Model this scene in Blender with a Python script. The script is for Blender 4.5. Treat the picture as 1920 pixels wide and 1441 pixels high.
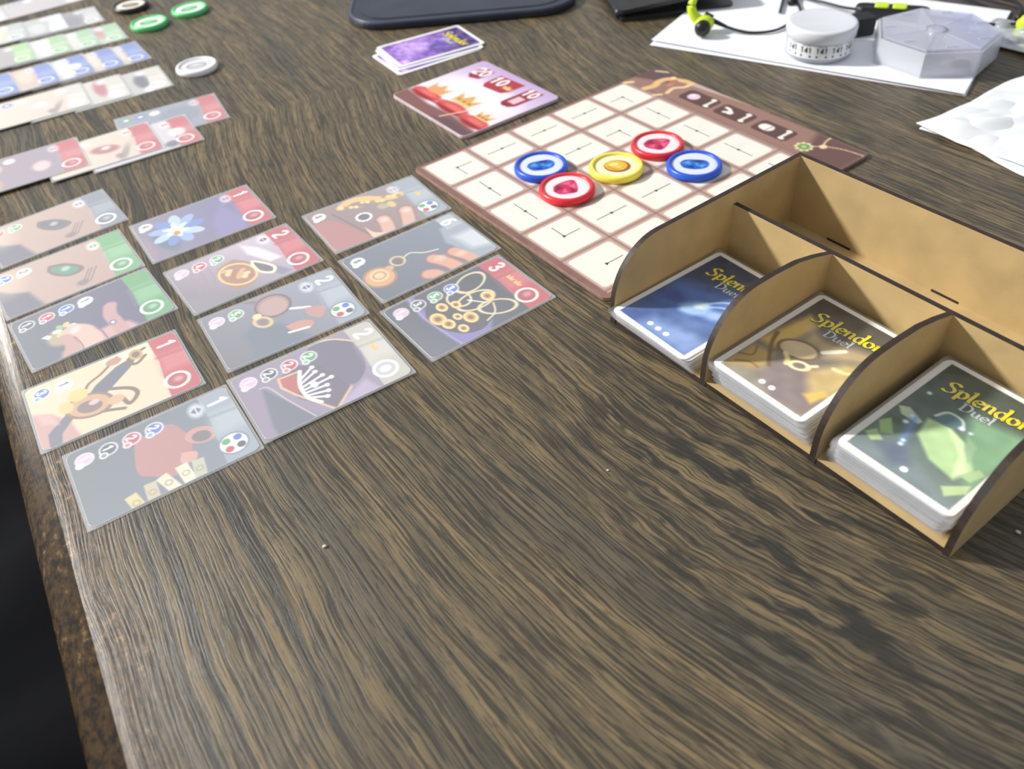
import bpy, math, random
import numpy as np
from mathutils import Matrix, Vector

for o in list(bpy.data.objects):
    bpy.data.objects.remove(o)
SC = bpy.context.scene
COL = SC.collection
S = 0.01                      # everything below is measured in centimetres
R = math.radians

# ------------------------------------------------------------------ camera
TILT, ROLL, HEIGHT = R(43.38), R(-5.34), 24.1
fw = Vector((0, math.cos(TILT), -math.sin(TILT)))
rt0 = Vector((1, 0, 0)); up0 = rt0.cross(fw)
rt = math.cos(ROLL) * rt0 + math.sin(ROLL) * up0
up = -math.sin(ROLL) * rt0 + math.cos(ROLL) * up0
cam_d = bpy.data.cameras.new('camera')
cam_d.sensor_width = 36.0
cam_d.lens = 1555.2 / 1920 * 36.0
cam_d.clip_start = 0.01
cam_d.clip_end = 50
cam_d.dof.use_dof = True
cam_d.dof.focus_distance = 0.355
cam_d.dof.aperture_fstop = 11.0
cam = bpy.data.objects.new('camera', cam_d)
cam.matrix_world = Matrix(((rt.x, up.x, -fw.x, 0), (rt.y, up.y, -fw.y, 0), (rt.z, up.z, -fw.z, HEIGHT * S), (0, 0, 0, 1)))
COL.objects.link(cam)
SC.camera = cam

# ------------------------------------------------------------------ light
world = bpy.data.worlds.new('room_light')
world.use_nodes = True
bg = world.node_tree.nodes['Background']
bg.inputs['Color'].default_value = (0.93, 0.97, 1.0, 1)
bg.inputs['Strength'].default_value = 0.38
SC.world = world

ld = bpy.data.lights.new('ceiling_lamp', 'AREA')
ld.shape = 'DISK'; ld.size = 0.3; ld.energy = 150; ld.color = (1.0, 0.97, 0.92)
lamp = bpy.data.objects.new('ceiling_lamp', ld)
lamp.location = (-2.75, 1.25, 1.98)
lamp.rotation_euler = (Vector((0.0, 0.35, 0)) - Vector(lamp.location)).to_track_quat('-Z', 'Y').to_euler()
COL.objects.link(lamp)

SC.view_settings.view_transform = 'Standard'
SC.view_settings.look = 'None'
SC.view_settings.gamma = 1.0
SC.view_settings.use_curve_mapping = False
SC.view_settings.exposure = 0.35
SC.cycles.transparent_max_bounces = 64


# ------------------------------------------------------------------ helpers
def lin1(c):
    c = c / 255.0
    return c / 12.92 if c <= 0.04045 else ((c + 0.055) / 1.055) ** 2.4


def lin(c):
    return tuple(lin1(v) for v in c[:3]) + (1.0,)


def new_mat(name):
    m = bpy.data.materials.new(name)
    m.use_nodes = True
    nt = m.node_tree
    return m, nt, nt.nodes['Principled BSDF']


MATS = {}


def mat(name, rgb, rough=0.5, noise=0.0, nscale=200.0, metal=0.0, spec=0.5, bump=0.0, trans=0.0, sss=0.0):
    """plain colour with a little procedural mottling"""
    if name in MATS:
        return MATS[name]
    m, nt, b = new_mat(name)
    N, L = nt.nodes, nt.links
    b.inputs['Roughness'].default_value = rough
    b.inputs['Metallic'].default_value = metal
    b.inputs['Specular IOR Level'].default_value = spec
    b.inputs['Transmission Weight'].default_value = trans
    b.inputs['Base Color'].default_value = lin(rgb)
    tc = N.new('ShaderNodeTexCoord')
    nz = N.new('ShaderNodeTexNoise'); nz.inputs['Scale'].default_value = nscale; nz.inputs['Detail'].default_value = 5
    L.new(tc.outputs['Object'], nz.inputs['Vector'])
    if noise:
        rp = N.new('ShaderNodeValToRGB')
        rp.color_ramp.elements[0].position = 0.3; rp.color_ramp.elements[1].position = 0.7
        rp.color_ramp.elements[0].color = lin([v * (1 - noise) for v in rgb])
        rp.color_ramp.elements[1].color = lin([min(255, v * (1 + noise)) for v in rgb])
        L.new(nz.outputs['Fac'], rp.inputs['Fac']); L.new(rp.outputs['Color'], b.inputs['Base Color'])
    if bump:
        bp = N.new('ShaderNodeBump'); bp.inputs['Strength'].default_value = bump; bp.inputs['Distance'].default_value = 0.0006
        L.new(nz.outputs['Fac'], bp.inputs['Height']); L.new(bp.outputs['Normal'], b.inputs['Normal'])
    MATS[name] = m
    return m


def print_mat(name, rough=0.45, spec=0.5):
    """flat print: ink colour is stored on the vertices"""
    if name in MATS:
        return MATS[name]
    m, nt, b = new_mat(name)
    a = nt.nodes.new('ShaderNodeAttribute'); a.attribute_name = 'Col'
    nt.links.new(a.outputs['Color'], b.inputs['Base Color'])
    b.inputs['Roughness'].default_value = rough
    b.inputs['Specular IOR Level'].default_value = spec
    MATS[name] = m
    return m


def film_mat(name, haze, rough, ior=1.5, tint=(255, 255, 255), gain=1.0):
    """clear plastic film: see-through with a little haze and a gloss"""
    if name in MATS:
        return MATS[name]
    m = bpy.data.materials.new(name); m.use_nodes = True
    nt = m.node_tree; N, L = nt.nodes, nt.links
    N.clear()
    out = N.new('ShaderNodeOutputMaterial')
    tr = N.new('ShaderNodeBsdfTransparent'); tr.inputs['Color'].default_value = lin(tint)
    df = N.new('ShaderNodeBsdfDiffuse'); df.inputs['Color'].default_value = lin((235, 238, 245))
    gl = N.new('ShaderNodeBsdfGlossy'); gl.inputs['Roughness'].default_value = rough
    lw = N.new('ShaderNodeLayerWeight'); lw.inputs['Blend'].default_value = 0.5
    f0 = ((ior - 1) / (ior + 1)) ** 2
    pw = N.new('ShaderNodeMath'); pw.operation = 'POWER'; pw.inputs[1].default_value = 5.0
    fr = N.new('ShaderNodeMath'); fr.operation = 'MULTIPLY_ADD'; fr.inputs[1].default_value = 1 - f0; fr.inputs[2].default_value = f0
    L.new(lw.outputs['Facing'], pw.inputs[0]); L.new(pw.outputs[0], fr.inputs[0])
    ml = N.new('ShaderNodeMath'); ml.operation = 'MULTIPLY'; ml.inputs[1].default_value = gain; ml.use_clamp = True
    m1 = N.new('ShaderNodeMixShader'); m1.inputs['Fac'].default_value = haze
    m2 = N.new('ShaderNodeMixShader')
    L.new(tr.outputs[0], m1.inputs[1]); L.new(df.outputs[0], m1.inputs[2])
    L.new(fr.outputs[0], ml.inputs[0]); L.new(ml.outputs[0], m2.inputs['Fac'])
    L.new(m1.outputs[0], m2.inputs[1]); L.new(gl.outputs[0], m2.inputs[2])
    L.new(m2.outputs[0], out.inputs['Surface'])
    MATS[name] = m
    return m


def mesh(name, verts, faces, mats, fm=None, smooth=False):
    me = bpy.data.meshes.new(name)
    me.from_pydata([(v[0] * S, v[1] * S, v[2] * S) for v in verts], [], faces)
    for m in (mats if isinstance(mats, (list, tuple)) else [mats]):
        me.materials.append(m)
    if fm is not None:
        me.polygons.foreach_set('material_index', fm)
    if smooth:
        me.polygons.foreach_set('use_smooth', [True] * len(me.polygons))
    me.update()
    return me


def put(name, me, parent=None, loc=(0, 0, 0), rz=0.0, rot=None):
    o = bpy.data.objects.new(name, me)
    o.location = (loc[0] * S, loc[1] * S, loc[2] * S)
    o.rotation_euler = rot if rot else (0, 0, rz)
    o.parent = parent
    COL.objects.link(o)
    return o


def tag(o, label, cat, group=None):
    o['label'] = label; o['category'] = cat
    if group:
        o['group'] = group
    return o


def thing(name, label, cat, loc=(0, 0, 0), rz=0.0, group=None):
    return tag(put(name, None, None, loc, rz), label, cat, group)


def join(parts):
    V, F, M = [], [], []
    for p in parts:
        v, f = p[0], p[1]
        mi = p[2] if len(p) > 2 else 0
        o = len(V)
        V += list(v); F += [tuple(i + o for i in q) for q in f]
        M += [mi] * len(f) if isinstance(mi, int) else list(mi)
    return V, F, M


def prism(pts, z0, z1):
    n = len(pts)
    V = [(x, y, z0) for x, y in pts] + [(x, y, z1) for x, y in pts]
    F = [tuple(range(n - 1, -1, -1)), tuple(range(n, 2 * n))] + [(i, (i + 1) % n, n + (i + 1) % n, n + i) for i in range(n)]
    return V, F


def rrect(w, h, r, k=5, cx=0.0, cy=0.0):
    P = []
    for sx, sy, a0 in ((1, 1, 0), (-1, 1, 90), (-1, -1, 180), (1, -1, 270)):
        for i in range(k + 1):
            a = R(a0 + 90 * i / k)
            P.append((cx + sx * (w / 2 - r) + r * math.cos(a), cy + sy * (h / 2 - r) + r * math.sin(a)))
    return P


def box(x0, x1, y0, y1, z0, z1):
    return prism([(x0, y0), (x1, y0), (x1, y1), (x0, y1)], z0, z1)


def bevel_slab(pts_fn, z0, z1, c):
    """slab with chamfered rims; pts_fn(inset) gives the outline"""
    rings = [(c, z0), (0, z0 + c), (0, z1 - c), (c * 0.3, z1 - c * 0.3), (c, z1)]
    V, F = [], []
    n = None
    for ins, z in rings:
        p = pts_fn(ins); n = len(p)
        V += [(x, y, z) for x, y in p]
    for k in range(len(rings) - 1):
        for i in range(n):
            j = (i + 1) % n
            F.append((k * n + i, k * n + j, (k + 1) * n + j, (k + 1) * n + i))
    F.append(tuple(range(n - 1, -1, -1)))
    F.append(tuple(range((len(rings) - 1) * n, len(rings) * n)))
    return V, F


def lathe(prof, n=48, cx=0, cy=0, closed=False):
    V, F = [], []
    for r, z in prof:
        for i in range(n):
            a = 2 * math.pi * i / n
            V.append((cx + r * math.cos(a), cy + r * math.sin(a), z))
    m = len(prof)
    for k in range(m if closed else m - 1):
        k2 = (k + 1) % m
        for i in range(n):
            j = (i + 1) % n
            F.append((k * n + i, k * n + j, k2 * n + j, k2 * n + i))
    return V, F


def catmull(P, k=8):
    P = [np.array(p, float) for p in P]
    out = []
    for i in range(len(P) - 1):
        p0 = P[max(i - 1, 0)]; p1 = P[i]; p2 = P[i + 1]; p3 = P[min(i + 2, len(P) - 1)]
        for j in range(k):
            t = j / k
            out.append(0.5 * (2 * p1 + (p2 - p0) * t + (2 * p0 - 5 * p1 + 4 * p2 - p3) * t * t + (3 * p1 - p0 - 3 * p2 + p3) * t ** 3))
    out.append(P[-1])
    return out


def tube(P, rad, n=10, k=6, caps=True):
    """round tube along a smooth curve; rad is a number or a list per control point"""
    C = catmull(P, k)
    m = len(C)
    if isinstance(rad, (int, float)):
        rr = [rad] * m
    else:
        rr = list(np.interp(np.linspace(0, len(rad) - 1, m), range(len(rad)), rad))
    V, F = [], []
    ref = np.array([0.13, 0.21, 1.0])
    for i in range(m):
        t = C[min(i + 1, m - 1)] - C[max(i - 1, 0)]
        t = t / (np.linalg.norm(t) + 1e-9)
        a = np.cross(t, ref)
        if np.linalg.norm(a) < 1e-3:
            a = np.cross(t, [1, 0, 0])
        a /= np.linalg.norm(a); b = np.cross(t, a)
        for j in range(n):
            w = 2 * math.pi * j / n
            V.append(tuple(C[i] + rr[i] * (math.cos(w) * a + math.sin(w) * b)))
    for i in range(m - 1):
        for j in range(n):
            q = (j + 1) % n
            F.append((i * n + j, (i + 1) * n + j, (i + 1) * n + q, i * n + q))
    if caps:
        F.append(tuple(range(n))); F.append(tuple(range((m - 1) * n + n - 1, (m - 1) * n - 1, -1)))
    return V, F


def sphere(c, rx, ry, rz, n=18, m=10):
    V, F = [], []
    for k in range(m + 1):
        p = -math.pi / 2 + math.pi * k / m
        for i in range(n):
            a = 2 * math.pi * i / n
            V.append((c[0] + rx * math.cos(p) * math.cos(a), c[1] + ry * math.cos(p) * math.sin(a), c[2] + rz * math.sin(p)))
    for k in range(m):
        for i in range(n):
            j = (i + 1) % n
            F.append((k * n + i, k * n + j, (k + 1) * n + j, (k + 1) * n + i))
    return V, F


# ------------------------------------------------------------------ print painter (ink on vertices)
def rgb(*c):
    return np.array(c, float)


GLYPH = {
    '0': [[(.5, 1), (.2, .8), (.12, .5), (.2, .2), (.5, 0), (.8, .2), (.88, .5), (.8, .8), (.5, 1)]],
    '1': [[(.25, .78), (.55, 1), (.55, 0)]],
    '2': [[(.15, .78), (.3, .97), (.6, 1), (.82, .8), (.75, .55), (.15, 0), (.88, 0)]],
    '3': [[(.15, .85), (.4, 1), (.75, .92), (.8, .7), (.45, .53), (.82, .38), (.78, .1), (.4, 0), (.12, .15)]],
    '4': [[(.7, 0), (.7, 1), (.1, .3), (.9, .3)]],
    '5': [[(.8, 1), (.25, 1), (.2, .55), (.6, .6), (.85, .35), (.65, .05), (.3, 0), (.12, .15)]],
    '6': [[(.75, .95), (.4, .85), (.17, .5), (.2, .15), (.5, 0), (.82, .18), (.8, .45), (.5, .58), (.2, .42)]],
    '8': [[(.5, .53), (.2, .75), (.5, 1), (.8, .75), (.5, .53), (.15, .27), (.5, 0), (.85, .27), (.5, .53)]],
    '7': [[(.1, 1), (.88, 1), (.4, 0)]],
}


class Paint:
    def __init__(s, X, Y, aa):
        s.X, s.Y, s.aa = X, Y, aa
        s.C = np.full((len(X), 3), 200.0)

    def mix(s, m, col, a=1.0):
        m = (m * a)[:, None]
        s.C = s.C * (1 - m) + np.asarray(col, float) * m

    def cov(s, d, soft=0.0):
        return np.clip(0.5 - d / (s.aa + soft), 0, 1)

    def fill(s, c):
        s.C[:] = c

    def grad(s, p0, c0, p1, c1):
        dx, dy = p1[0] - p0[0], p1[1] - p0[1]
        t = np.clip(((s.X - p0[0]) * dx + (s.Y - p0[1]) * dy) / (dx * dx + dy * dy), 0, 1)[:, None]
        s.C = np.asarray(c0, float) * (1 - t) + np.asarray(c1, float) * t

    def ell(s, x, y, rx, ry, col, ang=0, a=1.0, soft=0.0):
        c, n = math.cos(R(ang)), math.sin(R(ang))
        u = (s.X - x) * c + (s.Y - y) * n; v = -(s.X - x) * n + (s.Y - y) * c
        d = (np.sqrt((u / rx) ** 2 + (v / ry) ** 2) - 1) * min(rx, ry)
        s.mix(s.cov(d, soft), col, a)

    def ring(s, x, y, rx, ry, w, col, ang=0, a=1.0, soft=0.0):
        c, n = math.cos(R(ang)), math.sin(R(ang))
        u = (s.X - x) * c + (s.Y - y) * n; v = -(s.X - x) * n + (s.Y - y) * c
        d = np.abs((np.sqrt((u / rx) ** 2 + (v / ry) ** 2) - 1) * min(rx, ry)) - w / 2
        s.mix(s.cov(d, soft), col, a)

    def segd(s, P, closed=False):
        d = np.full(len(s.X), 1e9)
        Q = list(P) + ([P[0]] if closed else [])
        for (x0, y0), (x1, y1) in zip(Q[:-1], Q[1:]):
            dx, dy = x1 - x0, y1 - y0
            t = np.clip(((s.X - x0) * dx + (s.Y - y0) * dy) / (dx * dx + dy * dy + 1e-12), 0, 1)
            d = np.minimum(d, np.hypot(s.X - x0 - t * dx, s.Y - y0 - t * dy))
        return d

    def line(s, P, w, col, a=1.0, soft=0.0, smooth=False, closed=False):
        if smooth:
            P = [tuple(p) for p in catmull(P, 5)]
        s.mix(s.cov(s.segd(P, closed) - w / 2, soft), col, a)

    def poly(s, P, col, a=1.0, soft=0.0, smooth=False):
        if smooth:
            P = [tuple(p) for p in catmull(list(P) + [P[0]], 5)][:-1]
        ins = np.zeros(len(s.X), bool)
        n = len(P)
        for i in range(n):
            x0, y0 = P[i]; x1, y1 = P[(i + 1) % n]
            c = ((y0 > s.Y) != (y1 > s.Y))
            xi = (x1 - x0) * (s.Y - y0) / ((y1 - y0) if abs(y1 - y0) > 1e-12 else 1e-12) + x0
            ins ^= c & (s.X < xi)
        d = s.segd(P, True)
        s.mix(s.cov(np.where(ins, -d, d), soft), col, a)

    def noise(s, amp, scale, seed=0, sy=None):
        rs = np.random.RandomState(seed)
        G = rs.rand(64, 64)
        x = (s.X * scale) % 63; y = (s.Y * (sy or scale)) % 63
        i, j = x.astype(int), y.astype(int)
        fx, fy = x - i, y - j
        fx = fx * fx * (3 - 2 * fx); fy = fy * fy * (3 - 2 * fy)
        v = G[i, j] * (1 - fx) * (1 - fy) + G[i + 1, j] * fx * (1 - fy) + G[i, j + 1] * (1 - fx) * fy + G[i + 1, j + 1] * fx * fy
        s.C = s.C + ((v - 0.5) * 2 * amp)[:, None]

    def text(s, ch, x, y, h, w, col, a=1.0):
        """digits centred on x, y"""
        adv = h * 0.72
        x0 = x - adv * len(ch) / 2
        for c in ch:
            for st in GLYPH[c]:
                s.line([(x0 + p[0] * adv * 0.86, y - h / 2 + p[1] * h) for p in st], w, col, a, smooth=(c in '0236') or False)
            x0 += adv

    def crown(s, x, y, w, col):
        s.poly([(x - w, y - w * .6), (x + w, y - w * .6), (x + w * 1.1, y + w * .6), (x + w * .45, y), (x, y + w * .9), (x - w * .45, y), (x - w * 1.1, y + w * .6)], col)


def grid_mesh(name, w, h, r, nx, ny, z, draw, m, unit=1.0):
    """printed sheet w x h cm with rounded corners; draw(Paint) inks it, in units of `unit` cm, origin lower left"""
    ys = np.linspace(0, h, ny + 1)
    e = np.minimum(ys, h - ys)
    hw = np.where(e < r, w / 2 - r + np.sqrt(np.maximum(r * r - (r - np.minimum(e, r)) ** 2, 0)), w / 2) if r > 0 else np.full(ny + 1, w / 2)
    t = np.linspace(-1, 1, nx + 1)
    X = (hw[:, None] * t[None, :] + w / 2).ravel(); Y = np.repeat(ys, nx + 1)
    p = Paint(X / unit, Y / unit, (w / nx) / unit)
    draw(p)
    me = bpy.data.meshes.new(name)
    nv = len(X)
    co = np.stack([(X - w / 2) * S, (Y - h / 2) * S, np.full(nv, z * S)], -1).astype(np.float32)
    i, j = np.meshgrid(np.arange(nx), np.arange(ny))
    a = (j * (nx + 1) + i).ravel()
    q = np.stack([a, a + 1, a + nx + 2, a + nx + 1], -1).astype(np.int32)
    me.vertices.add(nv); me.vertices.foreach_set('co', co.ravel())
    me.loops.add(q.size); me.loops.foreach_set('vertex_index', q.ravel())
    me.polygons.add(len(q)); me.polygons.foreach_set('loop_start', np.arange(0, q.size, 4, dtype=np.int32))
    me.update(calc_edges=True)
    c = np.clip(p.C, 0, 255) / 255.0
    c = np.where(c <= 0.04045, c / 12.92, ((c + 0.055) / 1.055) ** 2.4)
    at = me.color_attributes.new('Col', 'FLOAT_COLOR', 'POINT')
    at.data.foreach_set('color', np.concatenate([c, np.ones((nv, 1))], 1).astype(np.float32).ravel())
    me.materials.append(m)
    return me


def disc_mesh(name, rad, nr, na, z, draw, m):
    """printed disc; draw works in units of the radius, centred on 0, 0"""
    V = [(0, 0)]
    for k in range(1, nr + 1):
        for i in range(na):
            a = 2 * math.pi * i / na
            V.append((k / nr * math.cos(a), k / nr * math.sin(a)))
    F = [(0, 1 + i, 1 + (i + 1) % na) for i in range(na)]
    for k in range(nr - 1):
        for i in range(na):
            j = (i + 1) % na
            F.append((1 + k * na + i, 1 + (k + 1) * na + i, 1 + (k + 1) * na + j, 1 + k * na + j))
    A = np.array(V)
    p = Paint(A[:, 0], A[:, 1], 1.2 / nr)
    draw(p)
    me = mesh(name, [(x * rad, y * rad, z) for x, y in V], F, m)
    c = np.clip(p.C, 0, 255) / 255.0
    c = np.where(c <= 0.04045, c / 12.92, ((c + 0.055) / 1.055) ** 2.4)
    at = me.color_attributes.new('Col', 'FLOAT_COLOR', 'POINT')
    at.data.foreach_set('color', np.concatenate([c, np.ones((len(V), 1))], 1).astype(np.float32).ravel())
    return me


# calligraphic lettering: strokes swept with a broad nib
LET = {
    'S': (.62, [[(.58, .86), (.46, .98), (.26, .97), (.14, .80), (.22, .62), (.44, .46), (.52, .26), (.42, .06), (.20, -.02), (.02, .10)]]),
    'p': (.56, [[(.02, .50), (.12, .58), (.12, -.32)], [(.12, .46), (.26, .59), (.42, .54), (.48, .30), (.40, .05), (.24, .0), (.12, .12)]]),
    'l': (.28, [[(.0, .92), (.12, 1.0), (.12, .10), (.24, .02)]]),
    'e': (.46, [[(.06, .28), (.38, .36), (.36, .52), (.22, .58), (.08, .44), (.06, .20), (.18, .02), (.40, .10)]]),
    'n': (.56, [[(.0, .52), (.10, .56), (.10, .0)], [(.10, .42), (.28, .58), (.40, .50), (.40, .08), (.50, .02)]]),
    'd': (.56, [[(.42, .50), (.24, .58), (.08, .42), (.06, .18), (.18, .0), (.34, .06), (.42, .20)], [(.30, .98), (.42, 1.0), (.42, .08), (.52, .02)]]),
    'o': (.52, [[(.24, .58), (.08, .46), (.06, .16), (.22, .0), (.40, .12), (.42, .42), (.24, .58)]]),
    'r': (.42, [[(.0, .52), (.10, .56), (.10, .0)], [(.10, .40), (.24, .57), (.38, .52)]]),
    'D': (.72, [[(.16, .96), (.16, .0)], [(.0, .92), (.34, .98), (.58, .80), (.62, .46), (.52, .14), (.30, .0), (.06, .02)]]),
    'u': (.54, [[(.0, .52), (.10, .56), (.10, .16), (.20, .0), (.34, .08), (.40, .20)], [(.40, .56), (.40, .08), (.50, .02)]]),
}


def lettering(txt, x, y, size, z, nib=.115, thin=.028, rise=0.0, width=None):
    V, F = [], []
    adv = sum(LET[c][0] for c in txt)
    sx = size if width is None else width / adv
    px = 0.0
    na = R(38)
    k = 0
    for c in txt:
        w, sts = LET[c]
        for st in sts:
            C = catmull([(px + a, b) for a, b in st], 5)
            o = len(V); n = len(C)
            for i in range(n):
                t = C[min(i + 1, n - 1)] - C[max(i - 1, 0)]
                t = t / (np.linalg.norm(t) + 1e-9)
                nrm = np.array([-t[1], t[0]])
                hw = thin + nib * 0.5 * abs(math.sin(math.atan2(t[1], t[0]) - na))
                for sg in (1, -1):
                    q = C[i] + sg * hw * nrm
                    V.append((x + q[0] * sx, y + q[1] * size + rise * q[0] * sx, z + k * 0.0006))
            for i in range(n - 1):
                F.append((o + 2 * i, o + 2 * i + 1, o + 2 * i + 3, o + 2 * i + 2))
            k += 1
        px += w
    return V, F


# ------------------------------------------------------------------ table
def wood_material():
    m, nt, b = new_mat('dark_oak_veneer')
    N, L = nt.nodes, nt.links

    def M(op, a, bb=None, c=None, clamp=False):
        n = N.new('ShaderNodeMath'); n.operation = op; n.use_clamp = clamp
        for k, v in enumerate((a, bb, c)):
            if v is None:
                continue
            if isinstance(v, (int, float)):
                n.inputs[k].default_value = v
            else:
                L.new(v, n.inputs[k])
        return n.outputs[0]

    def step(v, lo, hi):
        n = N.new('ShaderNodeMapRange'); n.interpolation_type = 'SMOOTHSTEP'
        n.inputs['From Min'].default_value = lo; n.inputs['From Max'].default_value = hi
        L.new(v, n.inputs['Value'])
        return n.outputs['Result']

    def noise(x, y, z=0.0, detail=3, rough=0.55, dist=0.0):
        cb = N.new('ShaderNodeCombineXYZ')
        for k, v in enumerate((x, y, z)):
            if isinstance(v, (int, float)):
                cb.inputs[k].default_value = v
            else:
                L.new(v, cb.inputs[k])
        n = N.new('ShaderNodeTexNoise'); n.inputs['Scale'].default_value = 1.0
        n.inputs['Detail'].default_value = detail; n.inputs['Roughness'].default_value = rough
        n.inputs['Distortion'].default_value = dist
        L.new(cb.outputs[0], n.inputs['Vector'])
        return n.outputs['Fac']

    def mixc(f, a, c):
        n = N.new('ShaderNodeMix'); n.data_type = 'RGBA'
        L.new(f, n.inputs['Factor']) if not isinstance(f, (int, float)) else None
        for v, s in ((a, 6), (c, 7)):
            if isinstance(v, tuple):
                n.inputs[s].default_value = v
            else:
                L.new(v, n.inputs[s])
        return n.outputs[2]

    tc = N.new('ShaderNodeTexCoord')
    sp = N.new('ShaderNodeSeparateXYZ'); L.new(tc.outputs['Object'], sp.inputs[0])
    x = M('MULTIPLY', sp.outputs[0], 100.0); y = M('MULTIPLY', sp.outputs[1], 100.0); z = M('MULTIPLY', sp.outputs[2], 100.0)
    # the grain bends away from the table edge in the middle of the top
    s = step(y, 1.0, 18.0)
    xc = M('MINIMUM', M('MAXIMUM', x, -25.0), 40.0)
    sh = M('MULTIPLY', s, M('SUBTRACT', M('MULTIPLY', xc, 0.2), M('MULTIPLY', M('MULTIPLY', xc, xc), 0.00625)))
    y1 = M('ADD', y, sh)
    w1 = noise(M('MULTIPLY', x, 0.05), M('MULTIPLY', y1, 0.09), 3.0, 2)
    w2 = noise(M('MULTIPLY', x, 0.35), M('MULTIPLY', y1, 0.45), 9.0, 2)
    yw = M('ADD', y1, M('ADD', M('MULTIPLY', w1, 2.4), M('MULTIPLY', w2, 0.16)))
    # flame figure where the veneer cut runs shallow
    fx = M('DIVIDE', M('SUBTRACT', x, -4.0), 13.0); fy = M('DIVIDE', M('SUBTRACT', y, 20.5), 5.0)
    fl = M('SUBTRACT', 1.0, step(M('SQRT', M('ADD', M('MULTIPLY', fx, fx), M('MULTIPLY', fy, fy))), 0.35, 1.25))
    w3 = noise(M('MULTIPLY', x, 0.5), M('MULTIPLY', y1, 0.8), 21.0, 1.5)
    yw = M('ADD', yw, M('MULTIPLY', fl, M('MULTIPLY', w3, 0.55)))
    fine = noise(M('MULTIPLY', x, 0.2), M('MULTIPLY', yw, 8.2), 0.0, 3, 0.55)
    pore = noise(M('MULTIPLY', x, 0.75), M('MULTIPLY', yw, 13.0), 5.0, 3, 0.6)
    mid = noise(M('MULTIPLY', x, 0.09), M('MULTIPLY', yw, 1.7), 11.0, 2)
    big = noise(M('MULTIPLY', x, 0.05), M('MULTIPLY', yw, 0.28), 17.0, 2)
    blot = noise(M('MULTIPLY', x, 0.4), M('MULTIPLY', yw, 1.3), 31.0, 3)

    TAN, MID, DARK, COLD = lin((128, 110, 80)), lin((100, 88, 67)), lin((42, 39, 33)), lin((80, 77, 70))
    c = mixc(step(mid, 0.40, 0.66), MID, TAN)
    c = mixc(M('MULTIPLY', step(big, 0.50, 0.68), 0.6), c, COLD)
    c = mixc(M('MULTIPLY', fl, step(blot, 0.50, 0.60)), c, lin((54, 50, 44)))
    c = mixc(M('MULTIPLY', step(fine, 0.48, 0.57), 0.78), c, DARK)
    c = mixc(M('MULTIPLY', step(pore, 0.52, 0.59), 0.75), c, DARK)
    # broad dark bands near the edge of the top
    band = noise(M('MULTIPLY', x, 0.03), M('MULTIPLY', yw, 0.85), 41.0, 1)
    near = M('MULTIPLY', step(y, 0.5, 2.0), M('SUBTRACT', 1.0, step(y, 7.0, 12.0)))
    c = mixc(M('MULTIPLY', near, M('MULTIPLY', step(band, 0.52, 0.6), 0.75)), c, lin((44, 44, 42)))
    # worn, mottled lacquer on the rounded edge
    ed = M('SUBTRACT', 1.0, step(M('ADD', y, M('MULTIPLY', M('SUBTRACT', w2, 0.5), 2.4)), -0.2, 2.2))
    wn = noise(M('MULTIPLY', x, 2.2), M('MULTIPLY', y, 2.8), M('MULTIPLY', z, 2.8), 5, 0.7)
    wb = noise(M('MULTIPLY', x, 0.22), M('MULTIPLY', y, 0.5), 51.0, 2)
    ec = mixc(step(wn, 0.40, 0.56), lin((40, 29, 18)), lin((84, 62, 34)))
    ec = mixc(M('MULTIPLY', step(wn, 0.57, 0.66), step(wb, 0.4, 0.6)), ec, lin((150, 122, 80)))
    c = mixc(ed, c, ec)
    L.new(c, b.inputs['Base Color'])
    b.inputs['Specular IOR Level'].default_value = 0.42
    rg = M('ADD', 0.38, M('MULTIPLY', fine, 0.16))
    L.new(rg, b.inputs['Roughness'])
    b.inputs['Coat Weight'].default_value = 0.32
    b.inputs['Coat Roughness'].default_value = 0.38
    bp = N.new('ShaderNodeBump'); bp.inputs['Strength'].default_value = 0.3; bp.inputs['Distance'].default_value = 0.0005
    hgt = M('SUBTRACT', 1.0, M('ADD', M('MULTIPLY', step(fine, 0.42, 0.62), 0.6), M('MULTIPLY', step(pore, 0.5, 0.66), 0.4)))
    L.new(hgt, bp.inputs['Height']); L.new(bp.outputs['Normal'], b.inputs['Normal'])
    return m


WOOD = wood_material()
EDGE_ANG = R(118.4)
table = thing('table', 'dark brown oak veneer table with a worn rounded edge at the left', 'table', (-11.91, 10.66, 0), EDGE_ANG)
# local x runs along the edge away from the camera, local -y is towards the inside of the table
prof = [(0.6, 0.0), (0.0, 0.0)] + [(-1.75 * math.sin(R(a)), -1.75 * (1 - math.cos(R(a)))) for a in range(10, 91, 10)] + [(-1.75, -3.4), (-1.2, -4.0), (0.6, -4.0)]
X0, X1, YB = -22.0, 105.0, 95.0
pr = [(-y, z) for y, z in prof]
pr = [(-YB, 0.0)] + [(y, z) for y, z in pr[1:]] + [(-YB, -4.0)]
nP = len(pr)
V = [(X0, y, z) for y, z in pr] + [(X1, y, z) for y, z in pr]
F = [(i, i + nP, (i + 1) % nP + nP, (i + 1) % nP) for i in range(nP)] + [tuple(range(nP)), tuple(range(2 * nP - 1, nP - 1, -1))]
# flip so that y inside the table is positive in the wood's own pattern
V = [(x, -y, z) for x, y, z in V]
F = [tuple(reversed(f)) for f in F]
me = mesh('tabletop', V, F, WOOD)
me.polygons.foreach_set('use_smooth', [2 <= i <= 10 for i in range(len(me.polygons))])
top = put('tabletop', me, table)
top.scale = (1, -1, 1)
for lx in (X0 + 8, X1 - 8):
    for ly in (8, YB - 8):
        put('leg', mesh('leg', *prism(rrect(6, 6, 0.8, 3), -74, -4), WOOD), table, (lx, -ly, 0))

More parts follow.
